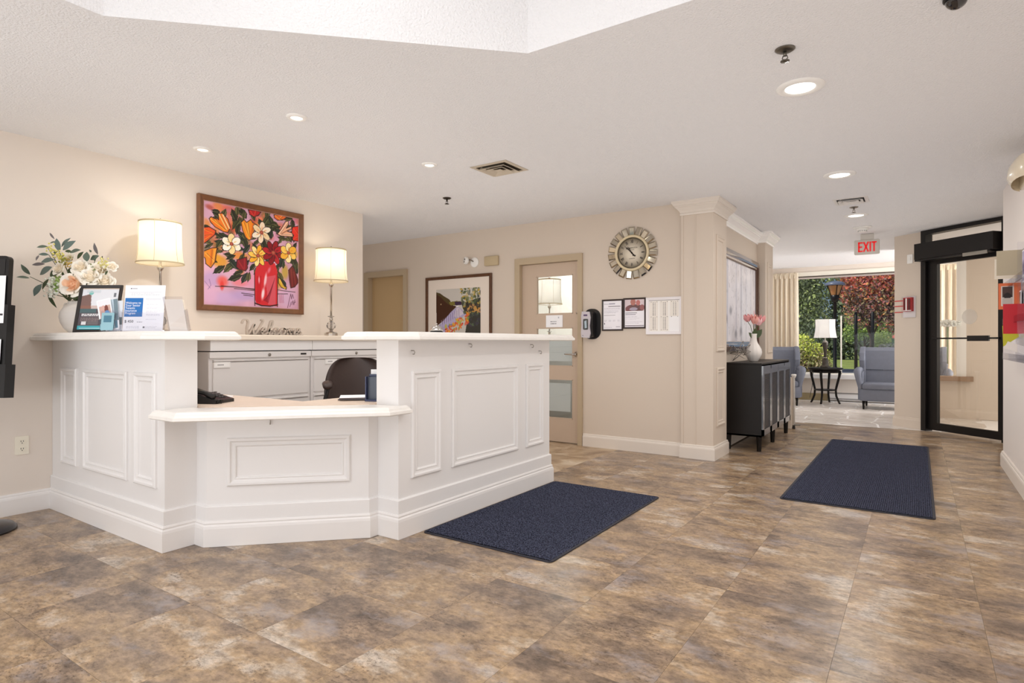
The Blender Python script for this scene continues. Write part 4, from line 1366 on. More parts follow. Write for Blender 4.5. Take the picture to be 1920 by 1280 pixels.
# --- hand soap dispenser, two black framed notices, key board
t = thing('soap_dispenser', 'black and grey hand sanitizer dispenser on a black backing by the door', 'dispenser', (-2.90, 5.70, 1.15))
MD_ = frame_on((-2.985, 5.769, 1.15), (1, 0, 0), (0, 0, 1))


def rrect(x0, y0, x1, y1, r, n=6):
    out = []
    for cx, cy, a0 in ((x1 - r, y0 + r, -PI / 2), (x1 - r, y1 - r, 0), (x0 + r, y1 - r, PI / 2), (x0 + r, y0 + r, PI)):
        for k in range(n + 1):
            a = a0 + PI / 2 * k / n
            out.append((cx + r * math.cos(a), cy + r * math.sin(a)))
    return out


MB(MD_).prism(rrect(.0, .0, .205, .325, .09), 0, .006).build('backing_plate', BLACKP, t)
MB(MD_).prism(rrect(.02, .02, .150, .29, .03), .006, .085).build('housing', BLACKP, t)
b = MB(MD_)
b.prism([(.024, .02), (.115, .012), (.130, .06), (.118, .14), (.130, .23), (.118, .29), (.03, .295), (.020, .24), (.026, .15), (.018, .07)], .085, .10)
b.build('front_cover', mat('silver_grey_plastic', (196, 190, 196), .3), t)
MB(MD_).prism(rrect(.045, .10, .105, .215, .012), .10, .102).build('window', mat('dark_window', (60, 66, 68), .1, coat=1.0), t)
MB(MD_).prism([(.065, .115), (.09, .12), (.085, .2), (.06, .19)], .102, .1025).build('bag_glint', mat('gel_glint', (170, 186, 196), .3), t)  # glint on the gel bag, painted as a pale shape
MB(MD_).prism(rrect(.05, .245, .095, .262, .004), .10, .1012).build('badge', mat('badge_purple', (84, 64, 100), .4), t)
MB(MD_).prism(rrect(.038, .035, .046, .043, .002), .10, .1012).build('indicator', BLACKP, t)


def notice(x0, x1, z0, z1, label, fn):
    M = frame_on((x0, 5.769, z0), (1, 0, 0), (0, 0, 1))
    W, Hh = x1 - x0, z1 - z0
    t = frame_thing('framed_notice', label, 'notice', M, W, Hh, .016, .014, mat('black_brown_frame', (52, 42, 40), .4))
    cv = Canvas(64, 86, (240, 238, 244))
    fn(cv)
    cv.build('sheet', W - .026, Hh - .026, M @ Matrix.Translation((.013, .013, .005)), t)


def n1(cv):
    cv.rect(.32, .09, .64, .13, (150, 148, 166)); cv.rect(.05, .11, .3, .13, (190, 188, 196)); cv.rect(.28, .19, .92, .205, (120, 112, 120)); cv.rect(.05, .50, .66, .515, (120, 112, 120))
    cv.greek(.06, .26, .9, 3, .045, .014, (190, 186, 198), 2, .8); cv.greek(.06, .38, .9, 2, .04, .014, (170, 166, 180), 5, .8)
    for k in range(4): cv.greek(.07 + k * .23, .67, .22 + k * .23, 2, .035, .014, (160, 156, 172), 9 + k, .8)
    cv.rect(.05, .77, .09, .82, (110, 106, 120)); cv.greek(.05, .92, .6, 1, .04, .014, (150, 146, 160), 7, .8); cv.rect(.68, .89, .9, .92, (170, 166, 178))


def n2(cv):
    cv.rect(.02, .0, .98, .42, (216, 200, 204)); cv.ell(.5, .34, .46, .16, (112, 84, 84)); cv.ell(.43, .10, .13, .12, (178, 120, 110)); cv.ell(.68, .13, .10, .10, (190, 120, 116)); cv.ell(.88, .30, .12, .10, (156, 104, 104)); cv.ell(.2, .34, .14, .10, (126, 86, 88)); cv.ell(.45, .35, .2, .06, (170, 160, 176)); cv.rect(0, .42, 1, 1, (240, 238, 244))
    cv.rect(.05, .48, .62, .505, (120, 116, 126)); cv.rect(.05, .535, .56, .56, (140, 136, 146)); cv.greek(.06, .62, .8, 3, .05, .014, (186, 182, 196), 3, .8); cv.greek(.06, .80, .95, 2, .045, .014, (170, 166, 180), 6, .8); cv.rect(.03, .93, .97, .955, (84, 70, 76))


notice(-2.765, -2.527, 1.238, 1.566, 'black framed notice sheet nearest the sanitizer dispenser', n1)
notice(-2.523, -2.279, 1.258, 1.572, 'black framed notice with a group photo beside the white directory', n2)
MKB = frame_on((-2.275, 5.769, 1.195), (1, 0, 0), (0, 0, 1))
tk = frame_thing('directory_board', 'white framed directory board with columns of tiny name strips', 'board', MKB, .372, .372, .03, .022, mat('white_satin_frame', (232, 228, 230), .35))
cv = Canvas(110, 100, (238, 235, 230))
for c0 in (.03, .36, .69):
    cv.rect(c0, .03, c0 + .27, .97, (230, 224, 216))
    if c0 > .6: cv.rect(c0 - .02, .52, 1, 1, (240, 239, 240))
    for cx in (c0 + .11, c0 + .17):
        for k in range(24):
            y = .07 + k * .0365
            if c0 > .6 and y > .48: continue
            if .505 < y < .535: continue
            cv.rect(cx, y, cx + .022, y + .02, (84, 78, 80), .9)
    for y in (.05, .52, .93):
        if c0 > .6 and y > .6: continue
        for cx in (c0 + .04, c0 + .235): cv.rect(cx, y, cx + .02, y + .02, (120, 112, 110))
cv.rect(0, 0, 1, .02, (110, 106, 112))
cv.build('panel', .318, .318, MKB @ Matrix.Translation((.027, .027, .006)), tk)
# --- emergency light head and cover box
t = thing('emergency_light', 'small white twin emergency light head beside the tan cover box', 'light', (-4.50, 5.74, 2.05))
ML_ = frame_on((-4.47, 5.769, 2.09), (1, 0, 0), (0, 0, 1))
MB(ML_).lathe([(.062, 0), (.062, .008), (.05, .014), (.02, .016)], 28).build('wall_plate', WHITEP, t)
MB(ML_).tube([(-.01, .01, .012), (-.04, .03, .035), (-.07, .03, .05)], .008, 8).build('arm', mat('grey_arm', (120, 110, 100), .4), t)
MB(ML_ @ Matrix.Translation((-.075, .022, .035)) @ Matrix.Rotation(rad(-25), 4, 'Y')).lathe([(.02, 0), (.042, .012), (.046, .035), (.043, .045), (.001, .046)], 24).build('lamp_head', WHITEP, t)
MB(ML_ @ Matrix.Translation((-.075, .022, .035)) @ Matrix.Rotation(rad(-25), 4, 'Y')).lathe([(.012, .046), (.012, .049)], 14, c=(.0, .014, 0)).lathe([(.010, .046), (.010, .049)], 14, c=(-.012, -.014, 0)).build('bulb', mat('grey_lens', (120, 112, 104), .2), t)
t = tag(MB().box(-4.305, -4.105, 5.735, 5.769, 2.03, 2.145, bev=.008, seg=2).build('cover_box', mat('khaki_plate', (186, 168, 136), .5)), 'tan wall cover box high beside the taupe door', 'box')

# --- power outlet by the desk
t = thing('power_outlet', 'ivory double power outlet low on the wall left of the desk', 'outlet', (-4.855, 1.432, .384))
MO = frame_on((-4.8595, 1.395, .384), (0, 1, 0), (0, 0, 1))
IV = mat('ivory_plastic', (234, 228, 212), .4)
MB(MO).prism(rrect(0, 0, .074, .120, .006, 3), 0, .006).build('plate', IV, t)
for z in (.036, .084):
    MB(MO).prism(rrect(.020, z - .016, .054, z + .016, .013, 4), .006, .009).build('socket', IV, t)
    b = MB(MO); b.box(.029, .032, z - .002, z + .008, .009, .0095); b.box(.042, .045, z - .002, z + .008, .009, .0095); b.lathe([(.003, .009), (.003, .0095)], 8, c=(.037, z - .009, 0)); b.build('slot', BLACKP, t)

# ================================================================== LAMPS ON THE BACK COUNTER
CRYST = mat('clear_crystal', (245, 243, 240), 0.05, trans=0.85, spec=.8)
POL = mat('polished_nickel', (206, 200, 192), 0.18, 1.0)


def table_lamp(x, y, label, z0=1.1785, power=1.7, lit=True):
    t = thing('table_lamp', label, 'lamp', (x, y, z0), group='lit table lamps on the back counter' if lit else None)
    c = (x, y, z0)
    b = MB().lathe([(.062, 0), (.062, .022), (.055, .030), (.040, .036), (.020, .042), (.014, .052), (.020, .058)], 12, smooth=False, c=c)
    b.build('base', POL, t)
    MB().lathe([(.016, .058), (.040, .075), (.046, .10), (.034, .125), (.014, .138)], 10, smooth=False, c=c).build('crystal_urn', CRYST, t)
    MB().lathe([(.006, .055), (.006, .14), (.016, .146), (.018, .155), (.012, .165), (.020, .172), (.010, .180)], 16, c=c).build('core', POL, t)
    MB().lathe([(.030, .180), (.032, .186), (.012, .192)], 12, smooth=False, c=c).build('crystal_collar', CRYST, t)
    MB().lathe([(.0095, .19), (.0085, .46), (.010, .465), (.018, .475), (.024, .490), (.018, .496), (.009, .503), (.009, .56)], 18, c=c).build('stem', POL, t)
    prof = [(.157, .520), (.151, .545), (.146, .580), (.142, .630), (.1395, .700), (.139, .760), (.140, .820)]
    sh = MB().lathe(prof, 48, c=c, cap=False).build('lamp_shade', SHADE if lit else SHADE_OFF, t)
    ta = MB()
    for k in range(6):
        a = k * PI / 3 + .35
        ta.tube([(x + (r + .001) * math.cos(a), y + (r + .001) * math.sin(a), z0 + z) for r, z in prof], .0014, 5)
    ta.build('seam', mat('shade_piping', (206, 190, 156), .8), sh)
    for r, z, h in ((.1575, .516, .010), (.1405, .812, .012)):
        MB().lathe([(r, z), (r + .0012, z), (r + .0012, z + h), (r, z + h)], 48, c=c, cap=False).build('trim_band', mat('shade_band', (200, 184, 150), .8), sh)
    b = MB().lathe([(.004, .82), (.010, .832), (.012, .842), (.004, .852), (.001, .853)], 14, c=c)
    for k in range(3): b.tube([(x, y, z0 + .825), (x + .139 * math.cos(k * 2.094), y + .139 * math.sin(k * 2.094), z0 + .818)], .0015, 5)
    b.build('finial', POL, t)
    MB().lathe([(.012, .56), (.020, .59), (.030, .63), (.026, .66), (.008, .675)], 14, c=c).build('bulb', mat('lit_bulb', (255, 236, 200), .4, emit=((255, 226, 176), 3.0)) if lit else WHITEP, t)
    if lit: light('POINT', 'lamp_bulb_light', (x, y, z0 + .72), power, (1.0, .90, .74), size=.03)


table_lamp(-4.62, 2.185, 'lit table lamp with cream bell shade between the flowers and the painting')
table_lamp(-4.62, 3.735, 'lit table lamp with cream bell shade beyond the flower painting')
t = tag(MB().box(-4.05, -3.30, 6.15, 6.55, 0, 1.066, bev=.01).build('storage_cabinet', mat('pale_blue_grey_laminate', (214, 220, 222), .45)), 'pale cabinet inside the office behind the taupe door', 'cabinet')
table_lamp(-3.757, 6.35, 'unlit table lamp with white shade seen through the top lite of the taupe door', z0=1.0665, lit=False)
light('AREA', 'office_fill_light', (-3.9, 6.9, 2.45), 26, (1, .98, .96), (0, 0, 0), .5, shape='DISK')  # lamp without a fixture, added to brighten the room behind the lites

# --- Welcome word sign
def smooth(pts, n=7):
    P = [Vector((p[0], p[1], 0)) for p in pts]
    out = []
    for i in range(len(P) - 1):
        a, b, c, d = P[max(i - 1, 0)], P[i], P[i + 1], P[min(i + 2, len(P) - 1)]
        for k in range(n):
            q = k / n
            out.append(.5 * ((2 * b) + (c - a) * q + (2 * a - 5 * b + 4 * c - d) * q * q + (3 * b - a - 3 * c + d) * q ** 3))
    out.append(P[-1])
    return out


t = thing('welcome_sign', 'grey wooden cut out script sign reading Welcome', 'sign', (-4.64, 3.12, 1.1785))
STK = [[[(0, 1.55), (.1, 2.0), (.42, 2.15), (.62, 1.8), (.58, .9), (.66, .1), (.78, .08), (1.1, .9), (1.32, 1.5), (1.26, .7), (1.36, .1), (1.5, .08), (1.9, 1.0), (2.2, 1.95), (2.1, 2.2), (1.95, 2.1)]],
       [[(2.1, .4), (2.5, .6), (2.58, .9), (2.35, 1.0), (2.2, .6), (2.3, .1), (2.6, .06), (2.9, .4)]],
       [[(2.9, .4), (3.25, 1.4), (3.28, 2.0), (3.08, 2.0), (2.97, 1.0), (3.05, .1), (3.3, .1), (3.55, .4)]],
       [[(4.02, .85), (3.8, 1.0), (3.56, .7), (3.62, .15), (3.9, .06), (4.25, .35)]],
       [[(4.6, 1.0), (4.32, .8), (4.3, .2), (4.55, .03), (4.82, .3), (4.82, .8), (4.6, 1.0), (4.9, .85), (5.12, .9)]],
       [[(5.08, .95), (5.15, .5), (5.15, .02)], [(5.15, .3), (5.4, .95), (5.56, .8), (5.56, .02)], [(5.56, .3), (5.82, .95), (5.97, .8), (5.97, .1), (6.15, .25)]],
       [[(6.1, .35), (6.5, .6), (6.58, .9), (6.35, 1.0), (6.2, .6), (6.3, .1), (6.6, .06), (6.85, .4)]]]
WGREY = mat('greige_wood', (188, 176, 164), .6, vary=(40, .08))
MW = frame_on((-4.645, 2.825, 1.183), (0, 1, 0), (0, 0, 1)) @ Matrix(((1, .12, 0, 0), (0, 1, 0, 0), (0, 0, 1, 0), (0, 0, 0, 1)))
for L in STK:
    b = MB(MW)
    for s in L:
        pts = smooth([(x * .0855, y * .058) for x, y in s])
        V, F = [], []
        for i, p in enumerate(pts):
            d = (pts[min(i + 1, len(pts) - 1)] - pts[max(i - 1, 0)]).normalized()
            w = .0045 + .0035 * abs(d.y)
            nn = Vector((-d.y, d.x, 0))
            for s_, zq in ((w, 0), (w, .02), (-w, .02), (-w, 0)): V.append(p + nn * s_ + Vector((0, 0, zq)))
        for i in range(len(pts) - 1):
            for k in range(4): F.append((i * 4 + k, i * 4 + (k + 1) % 4, i * 4 + 4 + (k + 1) % 4, i * 4 + 4 + k))
        F += [(0, 1, 2, 3), tuple(len(V) - 4 + k for k in (3, 2, 1, 0))]
        b.add(V, F)
    b.build('letter', WGREY, t)
MB().box(-4.665, -4.615, 2.90, 3.42, 1.1785, 1.184).build('base_strip', mat('dark_greige_wood', (150, 136, 124), .6), t)
MB().box(-4.655, -4.645, 2.88, 3.42, 1.184, 1.224, bev=.004).build('back_rail', mat('mid_greige_wood', (172, 160, 150), .6), t)

# ================================================================== ON THE LEFT COUNTER TOP
CF = Vector((-math.sin(YAW), math.cos(YAW), 0))
CR = Vector((math.cos(YAW), math.sin(YAW), 0))
ZL = 1.1785


def leaning(x, y, lean, side=0.0):
    """matrix of a sheet standing on the counter top, facing the lobby and leaning back"""
    r = Matrix.Rotation(side, 3, 'Z') @ CR
    f = Matrix.Rotation(side, 3, 'Z') @ CF
    up = Vector((0, 0, 1)) * math.cos(lean) + f * math.sin(lean)
    return frame_on((x, y, ZL), r, up)


# black framed poster
M = leaning(-4.29, 1.635, rad(13)) @ Matrix.Translation((-.135, 0, 0))
tf = frame_thing('framed_poster', 'black framed brochure poster leaning in front of the flower vase', 'poster', M, .272, .312, .020, .012, mat('black_frame', (40, 34, 32), .35))
MB(M).box(.004, .268, .004, .308, -.006, .001).build('backing', BLACKP, tf)
MB(M).prism([(.10, -.002), (.17, -.002), (.15, .20), (.12, .20)], -.010, -.006).build('easel_strut', BLACKP, tf)
cv = Canvas(80, 92, (232, 234, 240))
cv.rect(0, 0, 1, .03, (206, 190, 176)); cv.poly([(0, .2), (.25, .14), (.3, .5), (0, .62)], (132, 104, 98)); cv.rect(0, .42, 1, .62, (176, 110, 84), .35); cv.rect(0, .5, 1, .9, (92, 84, 90)); cv.rect(0, .5, .45, .6, (84, 108, 112)); cv.ell(.25, .12, .06, .05, (130, 196, 190)); cv.rect(.12, .05, .5, .12, (206, 214, 220), .6)
cv.rect(0, .9, 1, 1, (74, 168, 180)); cv.rect(.06, .955, .7, .97, (226, 242, 244)); cv.greek(.08, .62, .9, 2, .035, .022, (244, 244, 246), 2, .95); cv.greek(.06, .72, .7, 3, .03, .012, (200, 176, 170), 5, .8)
cv.rect(.10, .80, .22, .88, (226, 224, 228)); cv.rect(.86, .12, .92, .22, (120, 122, 130)); cv.rect(.26, .80, .55, .88, (112, 106, 108))
cv.build('print', .236, .276, M @ Matrix.Translation((.018, .018, .004)), tf)
# brochure holder with leaflets
M = leaning(-3.955, 1.60, rad(8))
th = thing('brochure_holder', 'clear narrow brochure holder in front of the black framed poster', 'holder', (-3.955, 1.60, ZL))
b = MB(M); b.box(-.058, .058, 0, .125, .030, .032); b.box(-.058, .058, 0, .185, -.004, -.002); b.box(-.058, .058, 0, .002, -.004, .032); b.box(-.058, -.056, 0, .12, -.004, .032); b.box(.056, .058, 0, .12, -.004, .032)
b.build('acrylic_shell', ACRYL, th)


def leaflet(M, W, Hh, label, fn, res=(36, 60)):
    t = thing('leaflet', label, 'leaflet', M @ Vector((W / 2, 0, 0)), group='leaflets in the clear holders')
    MB(M).box(0, W, 0, Hh, -.0016, 0).build('pages', PAPER, t)
    cv = Canvas(res[0], res[1], (244, 245, 248)); fn(cv)
    cv.build('cover', W, Hh, M @ Matrix.Translation((0, 0, .0004)), t)


def lf1(cv):
    cv.rect(.06, .04, .94, .22, (236, 234, 240)); cv.rect(.10, .22, .92, .62, (206, 170, 160)); cv.ell(.42, .42, .2, .22, (214, 170, 160)); cv.ell(.62, .36, .14, .16, (126, 70, 62)); cv.ell(.62, .52, .22, .14, (96, 150, 204)); cv.ell(.34, .54, .16, .10, (226, 190, 190)); cv.rect(0, .62, 1, .78, (70, 92, 100)); cv.rect(.2, .75, .8, .77, (236, 238, 240)); cv.rect(0, .78, 1, 1, (150, 190, 200)); cv.greek(.1, .82, .9, 3, .05, .02, (230, 240, 242), 3, .9)


def lf2(cv): cv.rect(0, 0, 1, .66, (196, 214, 226)); cv.rect(.1, .66, .9, .95, (96, 140, 160)); cv.rect(.7, 0, 1, .7, (120, 140, 150))
def lf3(cv): cv.rect(0, 0, 1, 1, (222, 228, 236)); cv.rect(0, .55, 1, .8, (92, 116, 124)); cv.rect(0, 0, .12, 1, (150, 190, 214))


leaflet(M @ Matrix.Translation((-.052, .004, .024)) @ Matrix.Rotation(rad(14), 4, 'Z'), .082, .185, 'leaflet with a family photo tilted at the front of the holder', lf1)
leaflet(M @ Matrix.Translation((-.030, .004, .016)) @ Matrix.Rotation(rad(9), 4, 'Z'), .082, .185, 'pale blue leaflet standing behind the family photo leaflet', lf2)
leaflet(M @ Matrix.Translation((-.016, .004, .008)) @ Matrix.Rotation(rad(3), 4, 'Z'), .076, .182, 'grey blue leaflet at the back of the narrow holder', lf3)
MB(M @ Matrix.Translation((-.050, .006, .0335))).prism(rrect(0, 0, .074, .105, .004, 2), 0, .0006).build('teal_insert', mat('teal_card', (146, 188, 200), .5), th)
MB(M @ Matrix.Translation((-.050, .006, .0342))).prism(rrect(.014, .048, .06, .088, .002, 2), 0, .0006).build('insert_panel', mat('deep_teal_card', (76, 124, 146), .5), th)

# insurance sheet in a clear stand
M = leaning(-3.635, 1.625, rad(7)) @ Matrix.Translation((-.117, 0, 0))
t = thing('information_sheet', 'white information sheet with a blue heading block in a clear stand', 'sheet', (-3.635, 1.625, ZL))
MB(M).box(0, .228, .004, .268, -.001, .0).build('sheet_back', PAPER, t)
cv = Canvas(84, 98, (247, 247, 251))
cv.rect(.13, .06, .17, .085, (70, 70, 84)); cv.rect(.18, .065, .3, .08, (180, 180, 190)); cv.rect(.1, .14, .92, .148, (214, 214, 222)); cv.greek(.16, .17, .9, 2, .03, .010, (186, 188, 198), 3, .8); cv.rect(.52, .3, .9, .302, (200, 200, 210))
for k, y in enumerate((.30, .42, .48, .56, .63, .72)): cv.greek(.56, y, .93, 2, .025, .009, (196, 196, 208), 20 + k, .8)
cv.greek(.08, .90, .5, 2, .03, .010, (170, 170, 182), 8, .8); cv.rect(.50, .895, .55, .935, (120, 120, 128)); cv.greek(.56, .90, .9, 2, .03, .010, (190, 190, 200), 9, .8); cv.greek(.34, .80, .5, 1, .03, .012, (170, 170, 180), 10)
cv.build('sheet', .228, .264, M @ Matrix.Translation((0, .004, .0005)), t)
b = MB(M); b.prism(rrect(.004, .086, .106, .194, .001, 1), .001, .0014); b.build('blue_block', mat('heading_blue', (28, 110, 184), .5), t)
WT = mat('white_ink', (250, 250, 252), .6)
for k, s in enumerate(('Welcome to', 'Your Senior', 'Tenants', 'Insurance', 'Program')):
    text_mb(s, .0185, M @ Matrix.Translation((.008, .160 - k * .0150, .0016)), .0002, sx=.92).build('lettering', WT, t)
text_mb('$ 450', .022, M @ Matrix.Translation((.008, .052, .001)), .0002).build('lettering', mat('dark_ink', (60, 60, 70), .6), t)
b = MB(M); b.box(-.008, .238, 0, .11, .006, .0075); b.box(-.008, .238, 0, .15, -.006, -.0045); b.box(-.008, -.0065, 0, .125, -.006, .0075); b.box(.2365, .238, 0, .125, -.006, .0075); b.box(-.008, .238, -.001, .001, -.03, .012)
b.build('acrylic_stand', ACRYL, t)
# holder seen from behind, leaning towards the lobby
M = frame_on((-3.30, 1.66, ZL), CR, Vector((0, 0, 1)) * math.cos(rad(18)) - CF * math.sin(rad(18)))
t = thing('card_holder', 'clear card holder of blank cream cards tilted near the counter end', 'holder', (-3.30, 1.66, ZL))
b = MB(M); b.box(-.052, .052, 0, .195, .010, .012); b.box(-.052, -.05, 0, .19, -.02, .012); b.box(.05, .052, 0, .12, -.02, .012); b.box(-.052, .052, -.001, .001, -.035, .012); b.box(-.052, .052, 0, .11, -.020, -.018)
b.build('acrylic_shell', ACRYL, t)
for k in range(3):
    MB(M).box(-.046, .048, .003, .178 - k * .004, .004 - k * .006, .007 - k * .006).build('card', mat('cream_card', (252, 244, 232), .7), t)
MB(M).prism([(-.046, .03), (.048, .02), (.050, .10)], .0075, .009).build('folded_corner', mat('cream_fold', (250, 240, 226), .6), t)

# vase of flowers
VM = mat('matt_white_ceramic', (238, 232, 226), .55, bump=(30, .05))
t = thing('flower_vase', 'ribbed white ceramic vase holding cream roses', 'vase', (-4.60, 1.665, ZL))
prof = [(.055, 0), (.060, .004), (.085, .03), (.105, .07), (.112, .105), (.106, .14), (.088, .17), (.068, .188), (.062, .196), (.066, .208), (.060, .210), (.055, .196), (.055, .15)]
pr2 = []
for i in range(len(prof) - 1):
    (r0, z0), (r1, z1) = prof[i], prof[i + 1]
    n = 6 if 1 < i < 7 else 1
    for k in range(n):
        q = k / n
        pr2.append((r0 + (r1 - r0) * q + (.0012 if (k % 2 and n > 1) else 0), z0 + (z1 - z0) * q))
pr2.append(prof[-1])
MB().lathe(pr2, 40, c=(-4.60, 1.665, ZL)).build('body', VM, t)
for s in (-1, 1):
    hc = Vector((-4.60, 1.665, ZL + .178)) + CR * s * .085
    MB().tube([hc + CR * s * (.016 * math.cos(a)) + Vector((0, 0, .020 * math.sin(a))) for a in np.linspace(-PI, PI, 15)], .006, 8).build('handle', VM, t)


def at(u, v, d):
    a = (u - 960) / 1120.0
    p = (CF + CR * a) * d
    return Vector((p.x, p.y, 1.12 - (v - 641) / 1120.0 * d))


tb_ = thing('flower_bouquet', 'bouquet of cream roses, white sprigs and eucalyptus in the white vase', 'flowers', (-4.60, 1.665, ZL + .15))
BK = 200 / 1219.0


def bz(x, y, f=0.0):
    u, v = 30 + x * BK, 430 + y * BK
    d = 3.95 - f
    p = at(u, v, d)
    while p.x < -4.80 and d > 2.6:
        d -= .02
        p = at(u, v, d)
    return p


EUC = [mat('eucalyptus_leaf', (92, 106, 92), .55, vary=(30, .15)), mat('blue_green_leaf', (98, 116, 110), .55, vary=(30, .12)), mat('dark_leaf', (66, 80, 50), .5, vary=(30, .2)), mat('grey_mauve_leaf', (112, 106, 106), .55)]
unit = MB()
V, F = [], []
for i in range(7):
    q = i / 6
    w = .17 * math.sin(PI * min(1, q * 1.02 + .02)) ** .8
    for s in (-1, 0, 1): V.append((s * w, q, .05 * math.sin(PI * q) + abs(s) * .04 * math.sin(PI * q)))
for i in range(6):
    for s in (0, 1): F.append((i * 3 + s, i * 3 + s + 1, i * 3 + s + 4, i * 3 + s + 3))
unit.add(V, F, 0, True)
leaf0 = []
for m in EUC:
    o = unit.build('leaf', m, tb_, world=False)
    leaf0.append(o.data)
    bpy.data.objects.remove(o)


def put_leaf(a, b, me, roll=0.0, wide=1.0, parent=tb_):
    d = b - a
    L = d.length
    y = d.normalized()
    zv = -CF + Vector((0, 0, .35)) + Vector((0, 0, 1)).cross(y) * roll
    zv = (zv - y * zv.dot(y)).normalized()
    x = y.cross(zv)
    Mx = Matrix(((x.x, y.x, zv.x, a.x), (x.y, y.y, zv.y, a.y), (x.z, y.z, zv.z, a.z), (0, 0, 0, 1))) @ Matrix.Diagonal((L * wide, L, L, 1))
    o = bpy.data.objects.new('leaf', me)
    COL.objects.link(o)
    o.parent = parent
    o.matrix_parent_inverse = wmat(parent).inverted()
    o.matrix_basis = Mx
    return o


LV = [(160, 515, 55, 395, 0, 1.1), (155, 555, 0, 545, 0, .9), (290, 625, 205, 765, 1, 1.5), (360, 195, 235, 205, 0, 1.2), (375, 290, 255, 285, 1, 1.2), (262, 295, 228, 358, 3, 1.0), (435, 345, 285, 375, 1, 1.1), (330, 395, 180, 405, 3, .9), (410, 430, 272, 520, 1, 1.3), (500, 250, 462, 100, 1, 1.3), (520, 200, 628, 95, 1, 1.2), (535, 235, 685, 130, 1, 1.3), (615, 265, 742, 235, 0, 1.3), (810, 365, 810, 255, 0, 2.2), (850, 345, 952, 300, 0, 1.6), (935, 285, 893, 150, 3, 1.0), (700, 335, 775, 255, 2, 1.3), (455, 140, 385, 160, 0, .9), (440, 110, 385, 38, 3, .6), (375, 565, 300, 690, 2, 1.0), (365, 730, 468, 900, 2, .55), (400, 805, 430, 750, 2, .8), (580, 470, 740, 480, 2, 2.2), (840, 390, 835, 465, 2, 1.8), (650, 735, 735, 760, 2, 1.6), (720, 790, 610, 740, 2, 1.8), (400, 480, 470, 520, 2, 2.4), (860, 260, 835, 230, 0, 1.2), (900, 360, 880, 290, 0, 1.5), (470, 250, 420, 300, 2, 1.6), (560, 250, 640, 250, 2, 1.7), (1020, 520, 1050, 470, 2, 1.2), (980, 350, 990, 300, 2, 1.0), (1130, 450, 1175, 450, 2, .9)]
r_ = random.Random(4)
for x0, y0, x1, y1, k, w in LV:
    f = r_.uniform(-.02, .08)
    put_leaf(bz(x0, y0, f), bz(x1, y1, f + r_.uniform(-.03, .03)), leaf0[k], r_.uniform(-.6, .6), w)
# stems
root = Vector((-4.60, 1.665, ZL + .16))
for x, y in [(160, 540), (290, 620), (355, 195), (375, 290), (435, 345), (490, 250), (600, 265), (810, 380), (930, 290), (1090, 430), (980, 360), (445, 130), (365, 730), (650, 625), (490, 450), (615, 330), (740, 440), (850, 540), (1010, 590)]:
    p = bz(x, y, .01)
    mid = (root + p) / 2 + Vector((0, 0, .03))
    MB().tube([root, mid, p], [.004, .003, .0018], 6).build('stem', EUC[2], tb_)


def rose_mb(M, r, seed, open_=1.0):
    b = MB(M)
    rr_ = random.Random(seed)
    for ring, (n, rad_, h, tilt) in enumerate([(5, .92, .55, 1.05), (5, .74, .70, .75), (4, .52, .78, .5), (3, .32, .80, .28), (3, .16, .80, .12)]):
        for k in range(n):
            a = 2 * PI * (k + .5 * ring) / n + rr_.uniform(-.2, .2)
            V, F = [], []
            for i in range(5):
                q = i / 4
                rr0 = r * rad_ * (.25 + .75 * q ** .7) * (1 + .12 * (q > .9) * open_)
                z = r * (h * q ** .9 - .12 * (q > .9) * tilt)
                span = (PI / n) * 1.25 * (.55 + .45 * math.sin(PI * min(1, q + .25)))
                for j in range(5):
                    t_ = (j / 4 - .5) * 2
                    aa = a + t_ * span
                    k2 = rr0 * (1 - .06 * t_ * t_)
                    V.append((k2 * math.cos(aa), k2 * math.sin(aa), z - r * .10 * t_ * t_ * q))
            for i in range(4):
                for j in range(4): F.append((i * 5 + j, i * 5 + j + 1, i * 5 + j + 6, i * 5 + j + 5))
            b.add(V, F, 0 if ring < 2 else 1, True)
    b.lathe([(.05 * r, -.1 * r), (.35 * r, 0), (.45 * r, .2 * r), (.1 * r, .5 * r)], 12, 1 if open_ else 0)
    return b


PET = mat('cream_petal', (252, 248, 238), .7)
PETC = mat('ivory_petal_core', (248, 238, 220), .7)
PETB = mat('blush_petal_core', (246, 206, 172), .7)
for x, y, rr0, f, tw, blush in [(645, 625, 24, .12, 0, 1), (487, 450, 15, .08, -.4, 0), (612, 325, 11, .03, -.2, 0), (740, 435, 17, .06, .2, 0), (850, 540, 18, .09, .3, 0), (930, 470, 17, .06, .5, 0), (1010, 590, 18, .05, .7, 0), (1100, 425, 10, .03, .9, 0)]:
    p = bz(x, y, f)
    nrm = (-CF + Vector((0, 0, .35 if not blush else .12)) + CR * tw).normalized()
    Mq = nrm.to_track_quat('Z', 'Y').to_matrix().to_4x4()
    Mq.translation = p - nrm * rr0 * .0036 * .4
    rose_mb(Mq, rr0 * .0036, int(x)).build('rose', [PET, PETB if blush else PETC], tb_)
